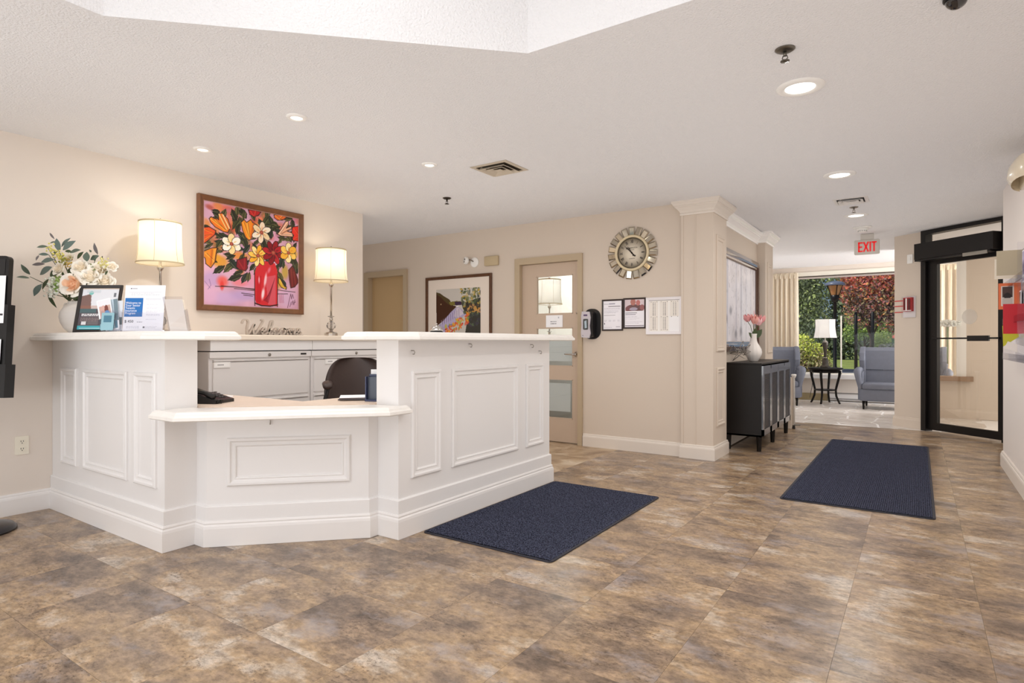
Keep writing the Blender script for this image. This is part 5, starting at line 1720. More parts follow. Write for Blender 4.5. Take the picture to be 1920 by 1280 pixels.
# white sprigs and yellow filler
for cx, cy, sp, n, cols, sz in [(430, 690, 85, 60, (240, 244, 236), .0075), (400, 600, 60, 30, (236, 242, 230), .0075), (470, 580, 50, 26, (160, 186, 110), .007), (450, 660, 40, 20, (140, 172, 90), .007), (500, 300, 60, 40, (226, 216, 120), .006), (400, 220, 50, 22, (222, 214, 120), .006), (600, 390, 70, 30, (190, 160, 70), .005), (990, 390, 60, 34, (220, 212, 140), .006), (550, 350, 60, 30, (140, 140, 60), .006), (1000, 470, 40, 20, (150, 130, 90), .005), (660, 760, 60, 40, (70, 76, 48), .008), (870, 440, 40, 16, (140, 150, 110), .006)]:
    b = MB()
    for k in range(n):
        p = bz(cx + r_.gauss(0, sp * .5), cy + r_.gauss(0, sp * .5), .03 + r_.uniform(-.03, .06))
        b.lathe([(.001, -sz), (sz * .8, -sz * .4), (sz, 0), (sz * .6, sz * .7), (.001, sz)], 6, c=p)
    o = b.build('filler_sprig', mat('sprig_%d_%d_%d' % cols, cols, .7), tb_)
    o['kind'] = 'stuff'

# brochure stand at the left edge
t = thing('display_stand', 'black floor display stand with white notices beside the counter wall', 'stand', (-4.50, 1.06, 0))
sc_ = Vector((-4.565, 1.13, 0))
MB().lathe([(.20, 0), (.20, .012), (.185, .030), (.13, .045), (.05, .055), (.03, .06)], 40, c=(-4.575, 1.12, 0)).build('base', mat('black_lacquer_base', (34, 30, 32), .25), t)
MB().tube([(-4.585, 1.145, .05), (-4.585, 1.145, .9)], .022, 14).build('pole', BLACKM, t)
lean_ = rad(4)
upv = Vector((0, 0, 1)) * math.cos(lean_) + CF * math.sin(lean_)
bc = at(-58, 641, 3.50)
MSt = frame_on(Vector((bc.x, bc.y, .80)) - CF * .02, CR, upv)
MB(MSt).prism(rrect(-.215, 0, .215, .83, .025, 4), -.02, .012).build('back_board', BLACKM, t)
b = MB(MSt); b.box(-.225, .232, .0, .54, -.03, .022); b.build('middle_tier', BLACKM, t)
b = MB(MSt); b.box(-.235, .245, -.005, .19, -.04, .030); b.build('lower_tier', BLACKM, t)
MB(MSt).box(-.19, .195, .72, .81, .0125, .014).build('header_strip', BLACKP, t)
for z0, z1, off, seed in ((.43, .71, .0235, 3), (.035, .335, .0315, 5)):
    cv = Canvas(60, 50, (246, 246, 248)); cv.greek(.1, .2, .9, 5, .13, .02, (170, 172, 180), seed, .8); cv.rect(.6, .80, .99, .84, (60, 60, 66)) if z0 > .3 else None
    cv.build('notice_page', .402, z1 - z0, MSt @ Matrix.Translation((-.19, z0, off)), t)

# ================================================================== ON THE WORK SURFACE AND RIGHT COUNTER TOP
# service bell
t = thing('service_bell', 'chrome service bell on the white counter top', 'bell', (-2.50, 2.835, ZL))
MB().lathe([(.042, 0), (.042, .006), (.036, .012)], 28, c=(-2.50, 2.835, ZL)).build('base', BLACKP, t)
MB().lathe([(.041, .012), (.040, .018), (.036, .030), (.026, .040), (.012, .045), (.001, .046)], 28, c=(-2.50, 2.835, ZL)).build('dome', CHROME, t)
MB().lathe([(.003, .045), (.003, .052), (.007, .054), (.007, .058), (.001, .060)], 14, c=(-2.50, 2.835, ZL)).build('plunger', CHROME, t)
# telephone
ZD = .7615
t = thing('desk_phone', 'black desk phone with curled cord beside the desk post', 'phone', (-3.48, 1.93, ZD))
MF = Matrix.Translation((-3.47, 1.93, ZD)) @ Matrix.Rotation(rad(25), 4, 'Z')
MB(MF).prism([(-.09, .0), (.09, 0), (.09, .018), (-.02, .05), (-.09, .058)], -.085, .085, 'y').build('body', BLACKP, t)
b = MB(MF); b.tube([(.06, -.06, .035), (.0, -.062, .062), (-.06, -.06, .075)], [.018, .013, .018], 10); b.build('handset', BLACKP, t)
b = MB(MF)
for i in range(4):
    for j in range(3): b.box(.04 - i * .02, .052 - i * .02, .0 + j * .024, .016 + j * .024, .030 + i * .008, .036 + i * .008)
b.build('keypad', mat('grey_keys', (96, 92, 92), .5), t)
b = MB(); b.tube([Vector((-3.50 + k * .0011, 1.835 + k * .00055 + .010 * math.cos(k * .9), ZD + .014 + .010 * math.sin(k * .9))) for k in range(150)], .0032, 5); b.build('coiled_cord', mat('black_cord', (30, 30, 26), .5), t)
t = tag(MB(Matrix.Translation((-3.80, 2.10, ZD)) @ Matrix.Rotation(rad(12), 4, 'Z')).box(-.12, .12, -.08, .08, 0, .008).build('paper_pad', PAPER), 'thin white paper pad lying behind the desk phone', 'paper')
# navy organiser, papers
t = thing('file_organizer', 'navy upright file organizer beside the desk post', 'organizer', (-2.73, 2.51, ZD))
Mo = Matrix.Translation((-2.73, 2.555, ZD)) @ Matrix.Rotation(rad(25), 4, 'Z')
MB(Mo).box(-.06, .06, -.05, .05, 0, .012).build('base', NAVY, t)
for k, (h_, m) in enumerate(((.17, mat('slate_plastic', (62, 66, 78), .4)), (.15, NAVY), (.135, mat('slate_plastic2', (72, 78, 92), .4)))):
    MB(Mo).box(-.055, .055, .04 - k * .032, .046 - k * .032, .012, .012 + h_).build('divider', m, t)
MB(Mo).box(-.058, -.052, -.05, .05, .012, .15).build('side_panel', NAVY, t)
MB(Mo).box(-.05, .052, .02, .032, .013, .19).build('file', PAPER, t)
for k in range(3):
    Mq = Matrix.Translation((-2.90 + k * .01, 2.60 - k * .012, ZD + .0005 + k * .0068)) @ Matrix.Rotation(rad(38 + k * 5), 4, 'Z')
    t = thing('report_folder', ['open report lying lowest beside the navy organizer', 'stapled report in the middle of the pile beside the navy organizer', 'white report on top of the pile beside the navy organizer'][k], 'papers', Mq.translation, group='reports on the work surface')
    MB(Mq).box(-.14, .14, -.10, .10, 0, .0055).build('pages', PAPER, t)
    MB(Mq).box(-.141, .141, -.1015, -.0995, .0005, .0045).build('spine', mat('dark_spine', (66, 52, 52), .5), t)

# office chair
t = thing('office_chair', 'dark brown office chair with arms behind the reception desk', 'chair', (-3.60, 3.16, 0), rad(50))
BR = mat('dark_brown_leather', (64, 50, 46), .42, bump=(90, .08))


def ch(b, nm, m, par=None): return b.build(nm, m, par or t, world=False)


V, F = [], []
nz, nx = 26, 13
for side in (0, 1):
    for i in range(nz):
        q = i / (nz - 1)
        if q < .4:
            z = .50 + q / .4 * .22; hw = .225 + .025 * q / .4
        else:
            th_ = (q - .4) / .6 * rad(86); z = .72 + .275 * math.sin(th_); hw = .25 * math.cos(th_) ** .5
        for j in range(nx):
            s = (j / (nx - 1) - .5) * 2
            y = .20 + .05 * q - .035 * (1 - s * s) * 0 - .07 * s * s + (.055 if side else 0)
            V.append((s * hw, y, z))
for side in (0, 1):
    o_ = side * nz * nx
    for i in range(nz - 1):
        for j in range(nx - 1): F.append((o_ + i * nx + j, o_ + i * nx + j + 1, o_ + (i + 1) * nx + j + 1, o_ + (i + 1) * nx + j))
k_ = nz * nx
loop = [i * nx for i in range(nz)] + [(nz - 1) * nx + j for j in range(1, nx)] + [i * nx + nx - 1 for i in range(nz - 2, -1, -1)] + list(range(nx - 2, 0, -1))
for i in range(len(loop)):
    a, b_ = loop[i], loop[(i + 1) % len(loop)]
    F.append((a, b_, k_ + b_, k_ + a))
ch(MB().add(V, F, 0, True), 'backrest', BR)
ch(MB().box(-.24, .24, -.26, .22, .44, .53, bev=.035, seg=3), 'seat', BR)
for s in (-1, 1):
    a = ch(MB().tube([(s * .215, .10, .80), (s * .22, -.05, .805), (s * .215, -.20, .79)], [.034, .040, .034], 12, flat=.6), 'armrest', BR)
    ch(MB().tube([(s * .215, .02, .79), (s * .25, .04, .62), (s * .225, .02, .47)], .016, 8), 'arm_support', BLACKP, a)
ch(MB().tube([(0, 0, .10), (0, 0, .44)], .028, 14), 'gas_column', BLACKM)
for k in range(5):
    a = k * 2 * PI / 5 + .3
    l_o = ch(MB().tube([(0, 0, .12), (.15 * math.cos(a), .15 * math.sin(a), .105), (.29 * math.cos(a), .29 * math.sin(a), .075)], [.026, .02, .014], 8), 'base_leg', BLACKP)
    ch(MB(Matrix.Translation((.29 * math.cos(a), .29 * math.sin(a), .03)) @ Matrix.Rotation(a, 4, 'Z') @ Matrix.Rotation(PI / 2, 4, 'X')).lathe([(.01, -.02), (.03, -.018), (.03, .018), (.01, .02)], 14), 'caster', BLACKP, l_o)

# ================================================================== FLOOR MATS
def mat_mat():
    m = bpy.data.materials.new('navy_ribbed_carpet')
    m.use_nodes = True
    n, l = m.node_tree.nodes, m.node_tree.links
    p = n['Principled BSDF']
    p.inputs['Roughness'].default_value = .95
    p.inputs['Specular IOR Level'].default_value = .1
    tc = n.new('ShaderNodeTexCoord')
    t = n.new('ShaderNodeTexNoise'); t.inputs['Scale'].default_value = 190; t.inputs['Detail'].default_value = 2
    mp = n.new('ShaderNodeMapping'); mp.inputs['Scale'].default_value = (1, .45, 1)
    l.new(tc.outputs['Object'], mp.inputs['Vector']); l.new(mp.outputs[0], t.inputs['Vector'])
    cr = n.new('ShaderNodeValToRGB')
    e = cr.color_ramp.elements
    e[0].position = .38; e[0].color = lin((27, 28, 40)); e[1].position = .66; e[1].color = lin((84, 88, 108))
    l.new(t.outputs['Fac'], cr.inputs[0])
    l.new(cr.outputs[0], p.inputs['Base Color'])
    b = n.new('ShaderNodeBump'); b.inputs['Strength'].default_value = .8; b.inputs['Distance'].default_value = .004
    l.new(t.outputs['Fac'], b.inputs['Height']); l.new(b.outputs['Normal'], p.inputs['Normal'])
    return m


CARP = mat_mat()
RUB = mat('navy_rubber_edge', (38, 39, 50), .6)


def floor_mat(x0, x1, y0, y1, label):
    t = thing('floor_mat', label, 'mat', ((x0 + x1) / 2, (y0 + y1) / 2, 0), group='navy entrance mats')
    b = MB().prism(rrect(x0, y0, x1, y1, .03, 4), 0.0005, .006)
    b.build('rubber_border', RUB, t)
    b = MB()
    n = int((x1 - x0 - .03) / .012)
    xs = [x0 + .015 + (x1 - x0 - .03) * k / n for k in range(n + 1)]
    V, F = [], []
    for k in range(n):
        m_ = (xs[k] + xs[k + 1]) / 2
        for x, z in ((xs[k], .0062), (xs[k] + .003, .0105), (m_ + .003, .0105)):
            V += [(x, y0 + .016, z), (x, y1 - .016, z)]
    V += [(xs[-1], y0 + .016, .0062), (xs[-1], y1 - .016, .0062)]
    for k in range(len(V) // 2 - 1): F.append((2 * k, 2 * k + 2, 2 * k + 3, 2 * k + 1))
    b.add(V, F)
    b.build('ribbed_pile', CARP, t)


floor_mat(-2.412, -1.535, 2.608, 4.155, 'navy ribbed floor mat beside the reception desk')
floor_mat(-.82, .094, 4.60, 7.745, 'long navy ribbed floor mat in the hall before the glass door')

# ================================================================== SIDEBOARD AND WHAT STANDS ON IT
sb = thing('sideboard', 'black sideboard with four slatted doors in the wall recess', 'sideboard', (-1.49, 7.30, 0))
SX0, SX1, SY0, SY1, SZ0, SZ1 = -1.675, -1.318, 6.455, 8.03, .15, .905
b = MB(); b.box(SX0, SX1, SY0, SY1, SZ1 - .02, SZ1, bev=.003); b.build('top', BLACKW, sb)
b = MB(); b.box(SX0, SX1, SY0, SY0 + .018, SZ0, SZ1 - .02); b.box(SX0, SX1, SY1 - .018, SY1, SZ0, SZ1 - .02); b.box(SX0, SX0 + .012, SY0, SY1, SZ0, SZ1 - .02); b.box(SX0, SX1, SY0, SY1, SZ0, SZ0 + .018); b.build('carcass', BLACKW, sb)
DOORM = mat('sheen_black_door', (84, 86, 92), .28, coat=1.0)  # black lifted to grey, window reflection put into the colour
SLATM = mat('dark_slat', (66, 64, 68), .35)
dw = (SY1 - SY0 - .012) / 4
for k in range(4):
    y0 = SY0 + .006 + k * dw; y1 = y0 + dw - .004
    b = MB()
    x0, x1 = SX1, SX1 + .018
    st = .05
    if k % 2 == 0:
        poly = [(y0, SZ1 - .03), (y0, SZ1 - .115), (y1, SZ1 - .115), (y1, SZ1 - .075), (y1 - .022, SZ1 - .06), (y1 - .028, SZ1 - .03)]
    else:
        poly = [(y1, SZ1 - .03), (y0 + .028, SZ1 - .03), (y0 + .022, SZ1 - .06), (y0, SZ1 - .075), (y0, SZ1 - .115), (y1, SZ1 - .115)]
    b.prism(poly, x0, x1, 'x')
    b.box(x0, x1, y0, y0 + st, SZ0 + .01, SZ1 - .115); b.box(x0, x1, y1 - st, y1, SZ0 + .01, SZ1 - .115); b.box(x0, x1, y0, y1, SZ0 + .01, SZ0 + .075)
    d = b.build('door', DOORM, sb)
    s = MB()
    z = SZ0 + .078
    while z < SZ1 - .118:
        s.box(x0 + .002, x0 + .012, y0 + st, y1 - st, z, z + .0075)
        z += .0128
    s = s.build('slats', SLATM, d); s['kind'] = 'stuff'
    MB().box(x0 - .004, x0 + .001, y0 + st, y1 - st, SZ0 + .07, SZ1 - .11).build('backing', mat('black_backing', (16, 16, 17), .7), d)
for x, y in ((-1.345, 6.475), (-1.345, 7.16), (-1.345, 7.97), (-1.645, 6.475), (-1.645, 7.97)):
    MB().lathe([(.021, 0), (.027, SZ0 + .002)], 4, smooth=False, c=(x, y, 0)).build('leg', BLACKW, sb)

ZS = .9055
t = thing('tulip_vase', 'white fluted vase of pink tulips on the black sideboard', 'vase', (-1.50, 6.95, ZS))
V, F = [], []
prof = [(.040, 0), (.044, .004), (.060, .03), (.080, .07), (.086, .10), (.080, .135), (.062, .17), (.045, .20), (.036, .225), (.033, .25), (.033, .285), (.037, .305), (.034, .306), (.030, .285), (.030, .22)]
n = 48
for r, z in prof:
    fl_ = .05 if .02 < z < .19 else 0.02
    for i in range(n):
        a = 2 * PI * i / n
        q = r * (1 + fl_ * abs(math.sin(a * 6)) - fl_ * .5)
        V.append((-1.50 + q * math.cos(a), 6.95 + q * math.sin(a), ZS + z))
for j in range(len(prof) - 1):
    for i in range(n): F.append((j * n + i, j * n + (i + 1) % n, (j + 1) * n + (i + 1) % n, (j + 1) * n + i))
b = MB().add(V, F, 0, True); b.f.append(list(range(n))); b.mi.append(0); b.sm.append(False)
b.build('body', mat('glazed_white_ceramic', (238, 232, 226), .3, coat=.3), t)
TUL = [mat('pink_petal', (228, 158, 158), .6, vary=(40, .08)), mat('salmon_petal', (230, 164, 154), .6, vary=(40, .08)), mat('pale_pink_petal', (236, 186, 188), .6, vary=(40, .08))]
GRN = mat('tulip_green', (74, 92, 48), .5)
base = Vector((-1.50, 6.95, ZS + .27))
for k, (du, z, df, lab) in enumerate([(-.070, 1.385, .0, 'pink tulip bending towards the framed birch picture'), (-.005, 1.360, .04, 'pink tulip in the middle of the fluted vase'), (.045, 1.345, .03, 'low salmon tulip beside the middle one'), (.095, 1.375, -.01, 'pale pink tulip leaning towards the curtain'), (.012, 1.385, -.03, 'pink tulip standing tallest at the back of the fluted vase')]):
    tip = Vector((-1.50, 6.95, z)) + CR * du - CF * df
    tt = thing('tulip', lab, 'flower', base, group='tulips in the fluted vase')
    MB().tube([base, base + (tip - base) * .5 + Vector((0, 0, .02)), tip - Vector((0, 0, .03))], .003, 6).build('stem', GRN, tt)
    ax = ((tip - base).normalized() + Vector((0, 0, .6))).normalized()
    Mq = ax.to_track_quat('Z', 'Y').to_matrix().to_4x4(); Mq.translation = tip - ax * .035
    for p_ in range(6):
        V, F = [], []
        a0 = p_ * PI / 3
        rr0 = .040 if p_ % 2 else .036
        for i in range(6):
            q = i / 5
            rr1 = rr0 * math.sin(PI * (.12 + .60 * q)) * 1.05
            hw = .62 * math.sin(PI * (.10 + .86 * q)) ** .7
            for j in range(5):
                s = (j / 4 - .5) * 2
                V.append((rr1 * math.cos(a0 + s * hw), rr1 * math.sin(a0 + s * hw), (.080 * q - .010 * s * s)))
        for i in range(5):
            for j in range(4): F.append((i * 5 + j, i * 5 + j + 1, i * 5 + j + 6, i * 5 + j + 5))
        MB(Mq).add(V, F, 0, True).build('petal', TUL[k % 3], tt)
    if k in (0, 1, 3, 4):
        e = base + CR * (du * .9 + (.02 if k == 1 else 0)) + Vector((0, 0, .05 + .012 * k)) - CF * .02
        put_leaf(base - Vector((0, 0, .02)), e, leaf0[2], .4, 1.5, tt)
t = thing('wire_star', 'thin silver wire star ornament beside the tulip vase', 'ornament', (-1.55, 6.60, ZS))
r_ = random.Random(9)
b = MB()
cc = Vector((-1.55, 6.60, ZS + .105))
dirs = [Vector((1, .2, .9)), Vector((-1, .3, .8)), Vector((.9, -.4, -.9)), Vector((-.8, -.5, -.95)), Vector((.3, 1, .2)), Vector((-.2, -1, .3)), Vector((.1, .3, 1)), Vector((1, -.5, .1)), Vector((-1, .2, -.1))]
tips = [cc + d.normalized() * .125 for d in dirs]
for p in tips: p.z = max(p.z, ZS + .004)
for i in range(len(tips)):
    for j in (1, 2, 4): b.tube([tips[i], cc + (tips[(i + j) % len(tips)] - cc) * .35], .003, 5)
b.build('wire_frame', STEEL, t)
# low beige end panel with a white capped post and dark foot
t = thing('stub_panel', 'low beige end panel with a capped white post beyond the sideboard', 'panel', (-1.45, 8.45, 0))
MB().box(-1.598, -1.345, 8.38, 8.50, 0, .66, bev=.004).build('panel', WALL_WARM, t)
MB().lathe([(.014, .01), (.014, .655), (.020, .660), (.030, .685), (.032, .70), (.026, .705)], 18, c=(-1.325, 8.42, 0)).build('post', WHITEP, t)
MB().lathe([(.016, 0), (.018, .01), (.014, .05)], 14, c=(-1.325, 8.42, 0)).build('post_socket', BLACKP, t)
MB().box(-1.32, -1.245, 8.40, 8.44, .045, .062, bev=.006).build('foot_pedal', STEEL, t)

# ================================================================== LOUNGE
BLUEF = mat('slate_blue_fabric', (108, 112, 124), .9, bump=(260, .15), vary=(16, .05))


def wing_seat(name, label, cat, x, y, rz, W, buttons):
    t = thing(name, label, cat, (x, y, 0), rz)
    w = W / 2

    def C(bm_, nm, m=BLUEF, par=None): return bm_.build(nm, m, par or t, world=False)
    D0, D1 = -.40, .40
    C(MB().box(-w + .06, w - .06, D0 + .02, D1 - .05, .14, .34, bev=.025, seg=3), 'seat_base')
    C(MB().box(-w + .10, w - .10, D0, D1 - .22, .335, .435, bev=.035, seg=3), 'seat_cushion')
    C(MB().prism([(D1 - .25, .30), (D1 - .10, .30), (D1 + .02, 1.0), (D1 + .0, 1.03), (D1 - .08, 1.02), (D1 - .13, .97)], -w + .10, w - .10, 'x'), 'backrest')
    for s in (-1, 1):
        # wing: a curved panel hugging the back
        prof_ = [(D1 - .02, .34), (D1 + .03, 1.0), (D1 - .02, 1.04), (D1 - .12, 1.03), (D1 - .24, .93), (D1 - .29, .80), (D1 - .26, .68), (D1 - .28, .55), (D1 - .30, .34)]
        b = MB()
        for (q0, q1, f0, f1) in ((0, .4, 0, .02), (.4, .8, .02, .0)): pass
        V, F = [], []
        lay = [(w - .13, 0.0), (w - .115, -.012), (w - .065, -.014), (w - .045, 0.0)]
        n = len(prof_)
        cy = sum(p[0] for p in prof_) / n; cz = sum(p[1] for p in prof_) / n
        for k, (xo, sh) in enumerate(lay):
            g = 1.0 if k in (1, 2) else .93
            for (py, pz) in prof_:
                flare = .05 * max(0, (D1 - .1 - py)) + .035 * max(0, pz - .5)
                V.append((s * (xo + flare), cy + (py - cy) * g, cz + (pz - cz) * (g if g > .99 else .97)))
        for k in range(3):
            for i in range(n): F.append((k * n + i, k * n + (i + 1) % n, (k + 1) * n + (i + 1) % n, (k + 1) * n + i))
        F.append(tuple(range(n))[::-1]); F.append(tuple(3 * n + i for i in range(n)))
        b.add(V, F, 0, False)
        C(b, 'wing')
        # rolled arm flaring to the front
        a = MB()
        a.prism([(D0 + .05, .16), (D1 - .10, .16), (D1 - .12, .62), (D0 + .14, .62), (D0 + .05, .60)], s * (w - .10), s * (w - .04), 'x')
        ao = C(a, 'arm')
        C(MB().tube([(s * (w - .035), D1 - .12, .635), (s * (w - .03), 0, .64), (s * (w - .03), D0 + .10, .63), (s * (w - .035), D0 + .05, .60), (s * (w - .05), D0 + .05, .50), (s * (w - .07), D0 + .06, .38), (s * (w - .085), D0 + .06, .28)], [.050, .055, .058, .055, .045, .035, .024], 14), 'arm_roll', BLUEF, ao)
        for yy in (D0 + .08, D1 - .06):
            C(MB().lathe([(.014, 0), (.024, .145)], 14, c=(s * (w - .12), yy, 0)), 'leg', BLACKW)
    if buttons:
        for k in range(6):
            xx = -w + .2 + (W - .4) * k / 5
            C(MB(Matrix.Translation((xx, D1 - .195, .645)) @ Matrix.Rotation(rad(82), 4, 'X')).lathe([(.013, 0), (.011, .006), (.001, .009)], 12), 'button')
        C(MB().tube([(-w + .11, D1 - .196, .645), (w - .11, D1 - .196, .645)], .006, 6), 'seam')
    return t


wing_seat('wingback_sofa', 'slate blue wingback loveseat under the lounge window', 'sofa', -.22, 11.86, 0, 1.30, True)
wing_seat('wingback_armchair', 'slate blue wingback armchair by the cream curtain', 'armchair', -2.13, 11.75, rad(14), .84, False)
# round table
tx, ty = -1.405, 12.28
t = thing('side_table', 'round black side table with four curved legs by the window', 'table', (tx, ty, 0))
MB().lathe([(.27, .615), (.285, .62), (.29, .63), (.29, .645), (.282, .652)], 40, c=(tx, ty, 0)).build('tabletop', BLACKW, t)
MB().lathe([(.225, .56), (.235, .565), (.235, .616)], 40, c=(tx, ty, 0)).build('apron', BLACKW, t)
for k in range(4):
    a = k * PI / 2 - rad(100)
    pts = [(r * math.cos(a) + tx, r * math.sin(a) + ty, z) for r, z in ((.245, .60), (.235, .50), (.20, .36), (.175, .25), (.185, .14), (.225, .04), (.245, 0.0))]
    MB().tube(pts, [.024, .022, .020, .018, .018, .017, .016], 8).build('leg', BLACKW, t)
MB().lathe([(.17, .235), (.178, .24), (.178, .252), (.17, .256)], 32, c=(tx, ty, 0)).build('lower_shelf', BLACKW, t)
# lamp on it
t = thing('table_lamp', 'dark bronze table lamp with unlit white shade on the round table', 'lamp', (tx, ty, .653))
c = (tx, ty, .653)
BRZ = mat('dark_bronze_lamp', (70, 64, 58), .3, .5)
MB().lathe([(.085, 0), (.085, .02), (.060, .035), (.052, .06), (.050, .16), (.040, .165)], 4, smooth=False, c=c).build('base', BRZ, t)
MB().lathe([(.032, .165), (.034, .185), (.026, .19)], 20, c=c).build('silver_band', STEEL, t)
MB().lathe([(.026, .185), (.022, .22), (.030, .30), (.046, .40), (.052, .44), (.046, .47), (.020, .485)], 24, c=c).build('urn_body', BRZ, t)
MB().lathe([(.050, .455), (.044, .475), (.024, .49), (.010, .50), (.008, .56)], 20, c=c).build('silver_cap', STEEL, t)
prof = [(.190, .545), (.176, .60), (.164, .68), (.158, .76), (.160, .85), (.163, .88)]
sh = MB().lathe(prof, 6, smooth=False, c=c, cap=False).build('lamp_shade', SHADE_OFF, t)
ta = MB()
for k in range(6):
    a = k * PI / 3
    ta.tube([(tx + r * math.cos(a), ty + r * math.sin(a), .653 + z) for r, z in prof], .004, 5)
ta.build('shade_rib', mat('shade_rib_white', (226, 224, 220), .8), sh)
MB().lathe([(.003, .88), (.008, .90), (.008, .93), (.001, .945)], 10, c=c).build('finial', BRZ, t)
MB().tube([(tx - .2, 12.55, .62), (tx - .26, 12.7, .5), (tx - .27, 12.72, .3), (tx - .32, 12.75, .05)], .005, 6).build('cord', BLACKP, t)


def curtain(x0, x1, label, m=CURTAINM):
    t = thing('curtain', label, 'curtain', ((x0 + x1) / 2, 12.78, 0))
    n = 90
    zs_ = [.02, .3, .8, 1.3, 1.8, 2.2, 2.36, 2.44, 2.475]
    V, F = [], []
    for z in zs_:
        for i in range(n + 1):
            q = i / n
            ph = q * 2 * PI * 6.0
            k = 1.0 if z < 2.3 else max(.25, 1 - (z - 2.3) * 5)
            spread = 1.0 + .06 * (1 - z / 2.4)
            xc = (x0 + x1) / 2
            V.append((xc + (x0 + q * (x1 - x0) - xc) * spread + .012 * math.sin(ph * 2 + z), 12.78 + k * (.055 * math.sin(ph) + .018 * math.sin(ph * 2.3 + 1 + z * .4)) , z))
    for j in range(len(zs_) - 1):
        for i in range(n): F.append((j * (n + 1) + i, j * (n + 1) + i + 1, (j + 1) * (n + 1) + i + 1, (j + 1) * (n + 1) + i))
    MB().add(V, F, 0, True).build('pleated_cloth', m, t)
    b = MB()
    for k in range(6):
        xx = x0 + (x1 - x0) * (k + .5) / 6
        for d in (-.012, 0, .012): b.tube([(xx + d, 12.735, 2.36), (xx + d * .6, 12.725, 2.42), (xx + d * 1.3, 12.735, 2.475)], [.004, .007, .008], 6)
    b.build('pinch_pleat', m, t)
    return t


curtain(-2.46, -1.94, 'cream pinch pleated curtain behind the slate blue armchair')
curtain(.28, .88, 'cream pinch pleated curtain seen through the glass door')

# vestibule: trumpet vase of white flowers on the inner window sill, and an unseen ceiling lamp added to brighten it
t = thing('trumpet_vase', 'tall clear trumpet vase on the inner window sill', 'vase', (.36, 10.84, .62))
MB().lathe([(.045, .0), (.045, .006), (.012, .02), (.008, .30), (.012, .50), (.030, .56), (.052, .62), (.060, .68), (.078, .74)], 24, c=(.36, 10.84, .62), cap=False).build('glass_body', ACRYL, t)
t = thing('white_hydrangea', 'round white hydrangea heads in the tall trumpet vase', 'flowers', (.36, 10.84, 1.30))
r_ = random.Random(6)
b = MB()
for k in range(220):
    a, q = r_.uniform(0, 2 * PI), r_.random() ** .5
    p = (.36 + .155 * q * math.cos(a), 10.84 + .05 * q * math.sin(a), 1.385 + r_.uniform(-.04, .06) * (1 - q * .4))
    b.lathe([(.001, -.012), (.014, -.006), (.018, 0), (.010, .008), (.001, .010)], 6, c=p)
o = b.build('blossom', mat('white_blossom', (240, 242, 238), .8), t); o['kind'] = 'stuff'
MB().tube([(.36, 10.84, .80), (.36, 10.84, 1.34)], [.008, .014], 8).build('stem', mat('pale_stem', (150, 166, 130), .6), t)
t = thing('vestibule_fill', 'round white ceiling light added to brighten the glass door vestibule', 'ceiling light', (1.5, 9.6, 2.48))
MB().lathe([(.16, 2.53), (.16, 2.50), (.12, 2.47), (.001, 2.465)], 32, c=(1.5, 9.6, 0)).build('lens', LAMPON, t)
MB().lathe([(.18, 2.532), (.18, 2.515), (.162, 2.51)], 32, c=(1.5, 9.6, 0), cap=False).build('trim_ring', WHITEP, t)
light('AREA', 'vestibule_fill_light', (1.5, 9.6, 2.45), 5, (1, .97, .92), (0, 0, 0), .3, shape='DISK')

# ================================================================== CARD RACK ON THE RIGHT WALL
t = thing('wall_lamp', 'cream plastic wall light high above the card rack', 'lamp', (.60, 5.35, 2.22))
CREAMP = mat('cream_plastic', (226, 214, 190), .25, coat=.5)
MB().box(.60, .639, 5.05, 5.62, 2.21, 2.34, bev=.012, seg=2).build('back_plate', CREAMP, t)
b = MB()
V, F = [], []
for i in range(13):
    a = PI * i / 12
    for (z, k) in ((2.20, .75), (2.24, 1.0), (2.30, .95), (2.35, .6)):
        V.append((.605 - .095 * math.sin(a) * k, 5.335 + .27 * math.cos(a) * (.9 + .1 * k), z + .015 * math.sin(a)))
for i in range(12):
    for j in range(3): F.append((i * 4 + j, i * 4 + j + 1, (i + 1) * 4 + j + 1, (i + 1) * 4 + j))
b.add(V, F, 0, True)
b.build('cover', CREAMP, t)
rk = thing('card_rack', 'clear acrylic card rack fixed on the wall at the right', 'rack', (.62, 5.4, .985))
b = MB(); b.box(.634, .6385, 4.55, 6.12, .985, 1.80)
b.build('back_sheet', ACRYL, rk)
for z in (.985, 1.255, 1.53):
    b = MB(); b.box(.555, .6385, 4.55, 6.12, z, z + .006); b.box(.555, .559, 4.55, 6.12, z, z + .05); b.build('shelf', ACRYL, rk)
for y in (4.56, 5.3, 6.11):
    b = MB(); b.box(.560, .6385, y - .003, y + .003, .985, 1.80); b.build('side_panel', ACRYL, rk)


def flag(nm, label, cat, y, x0, z0, z1, m, thick=.004, tilt=0.0, x1=.633):
    t = thing(nm, label, cat, (x1, y, z0))
    Mq = Matrix.Translation((x1, y, z0)) @ Matrix.Rotation(tilt, 4, 'Y')
    MB(Mq).box(x0 - x1, 0, -thick / 2, thick / 2, 0, z1 - z0).build('card', m, t)
    return t, Mq


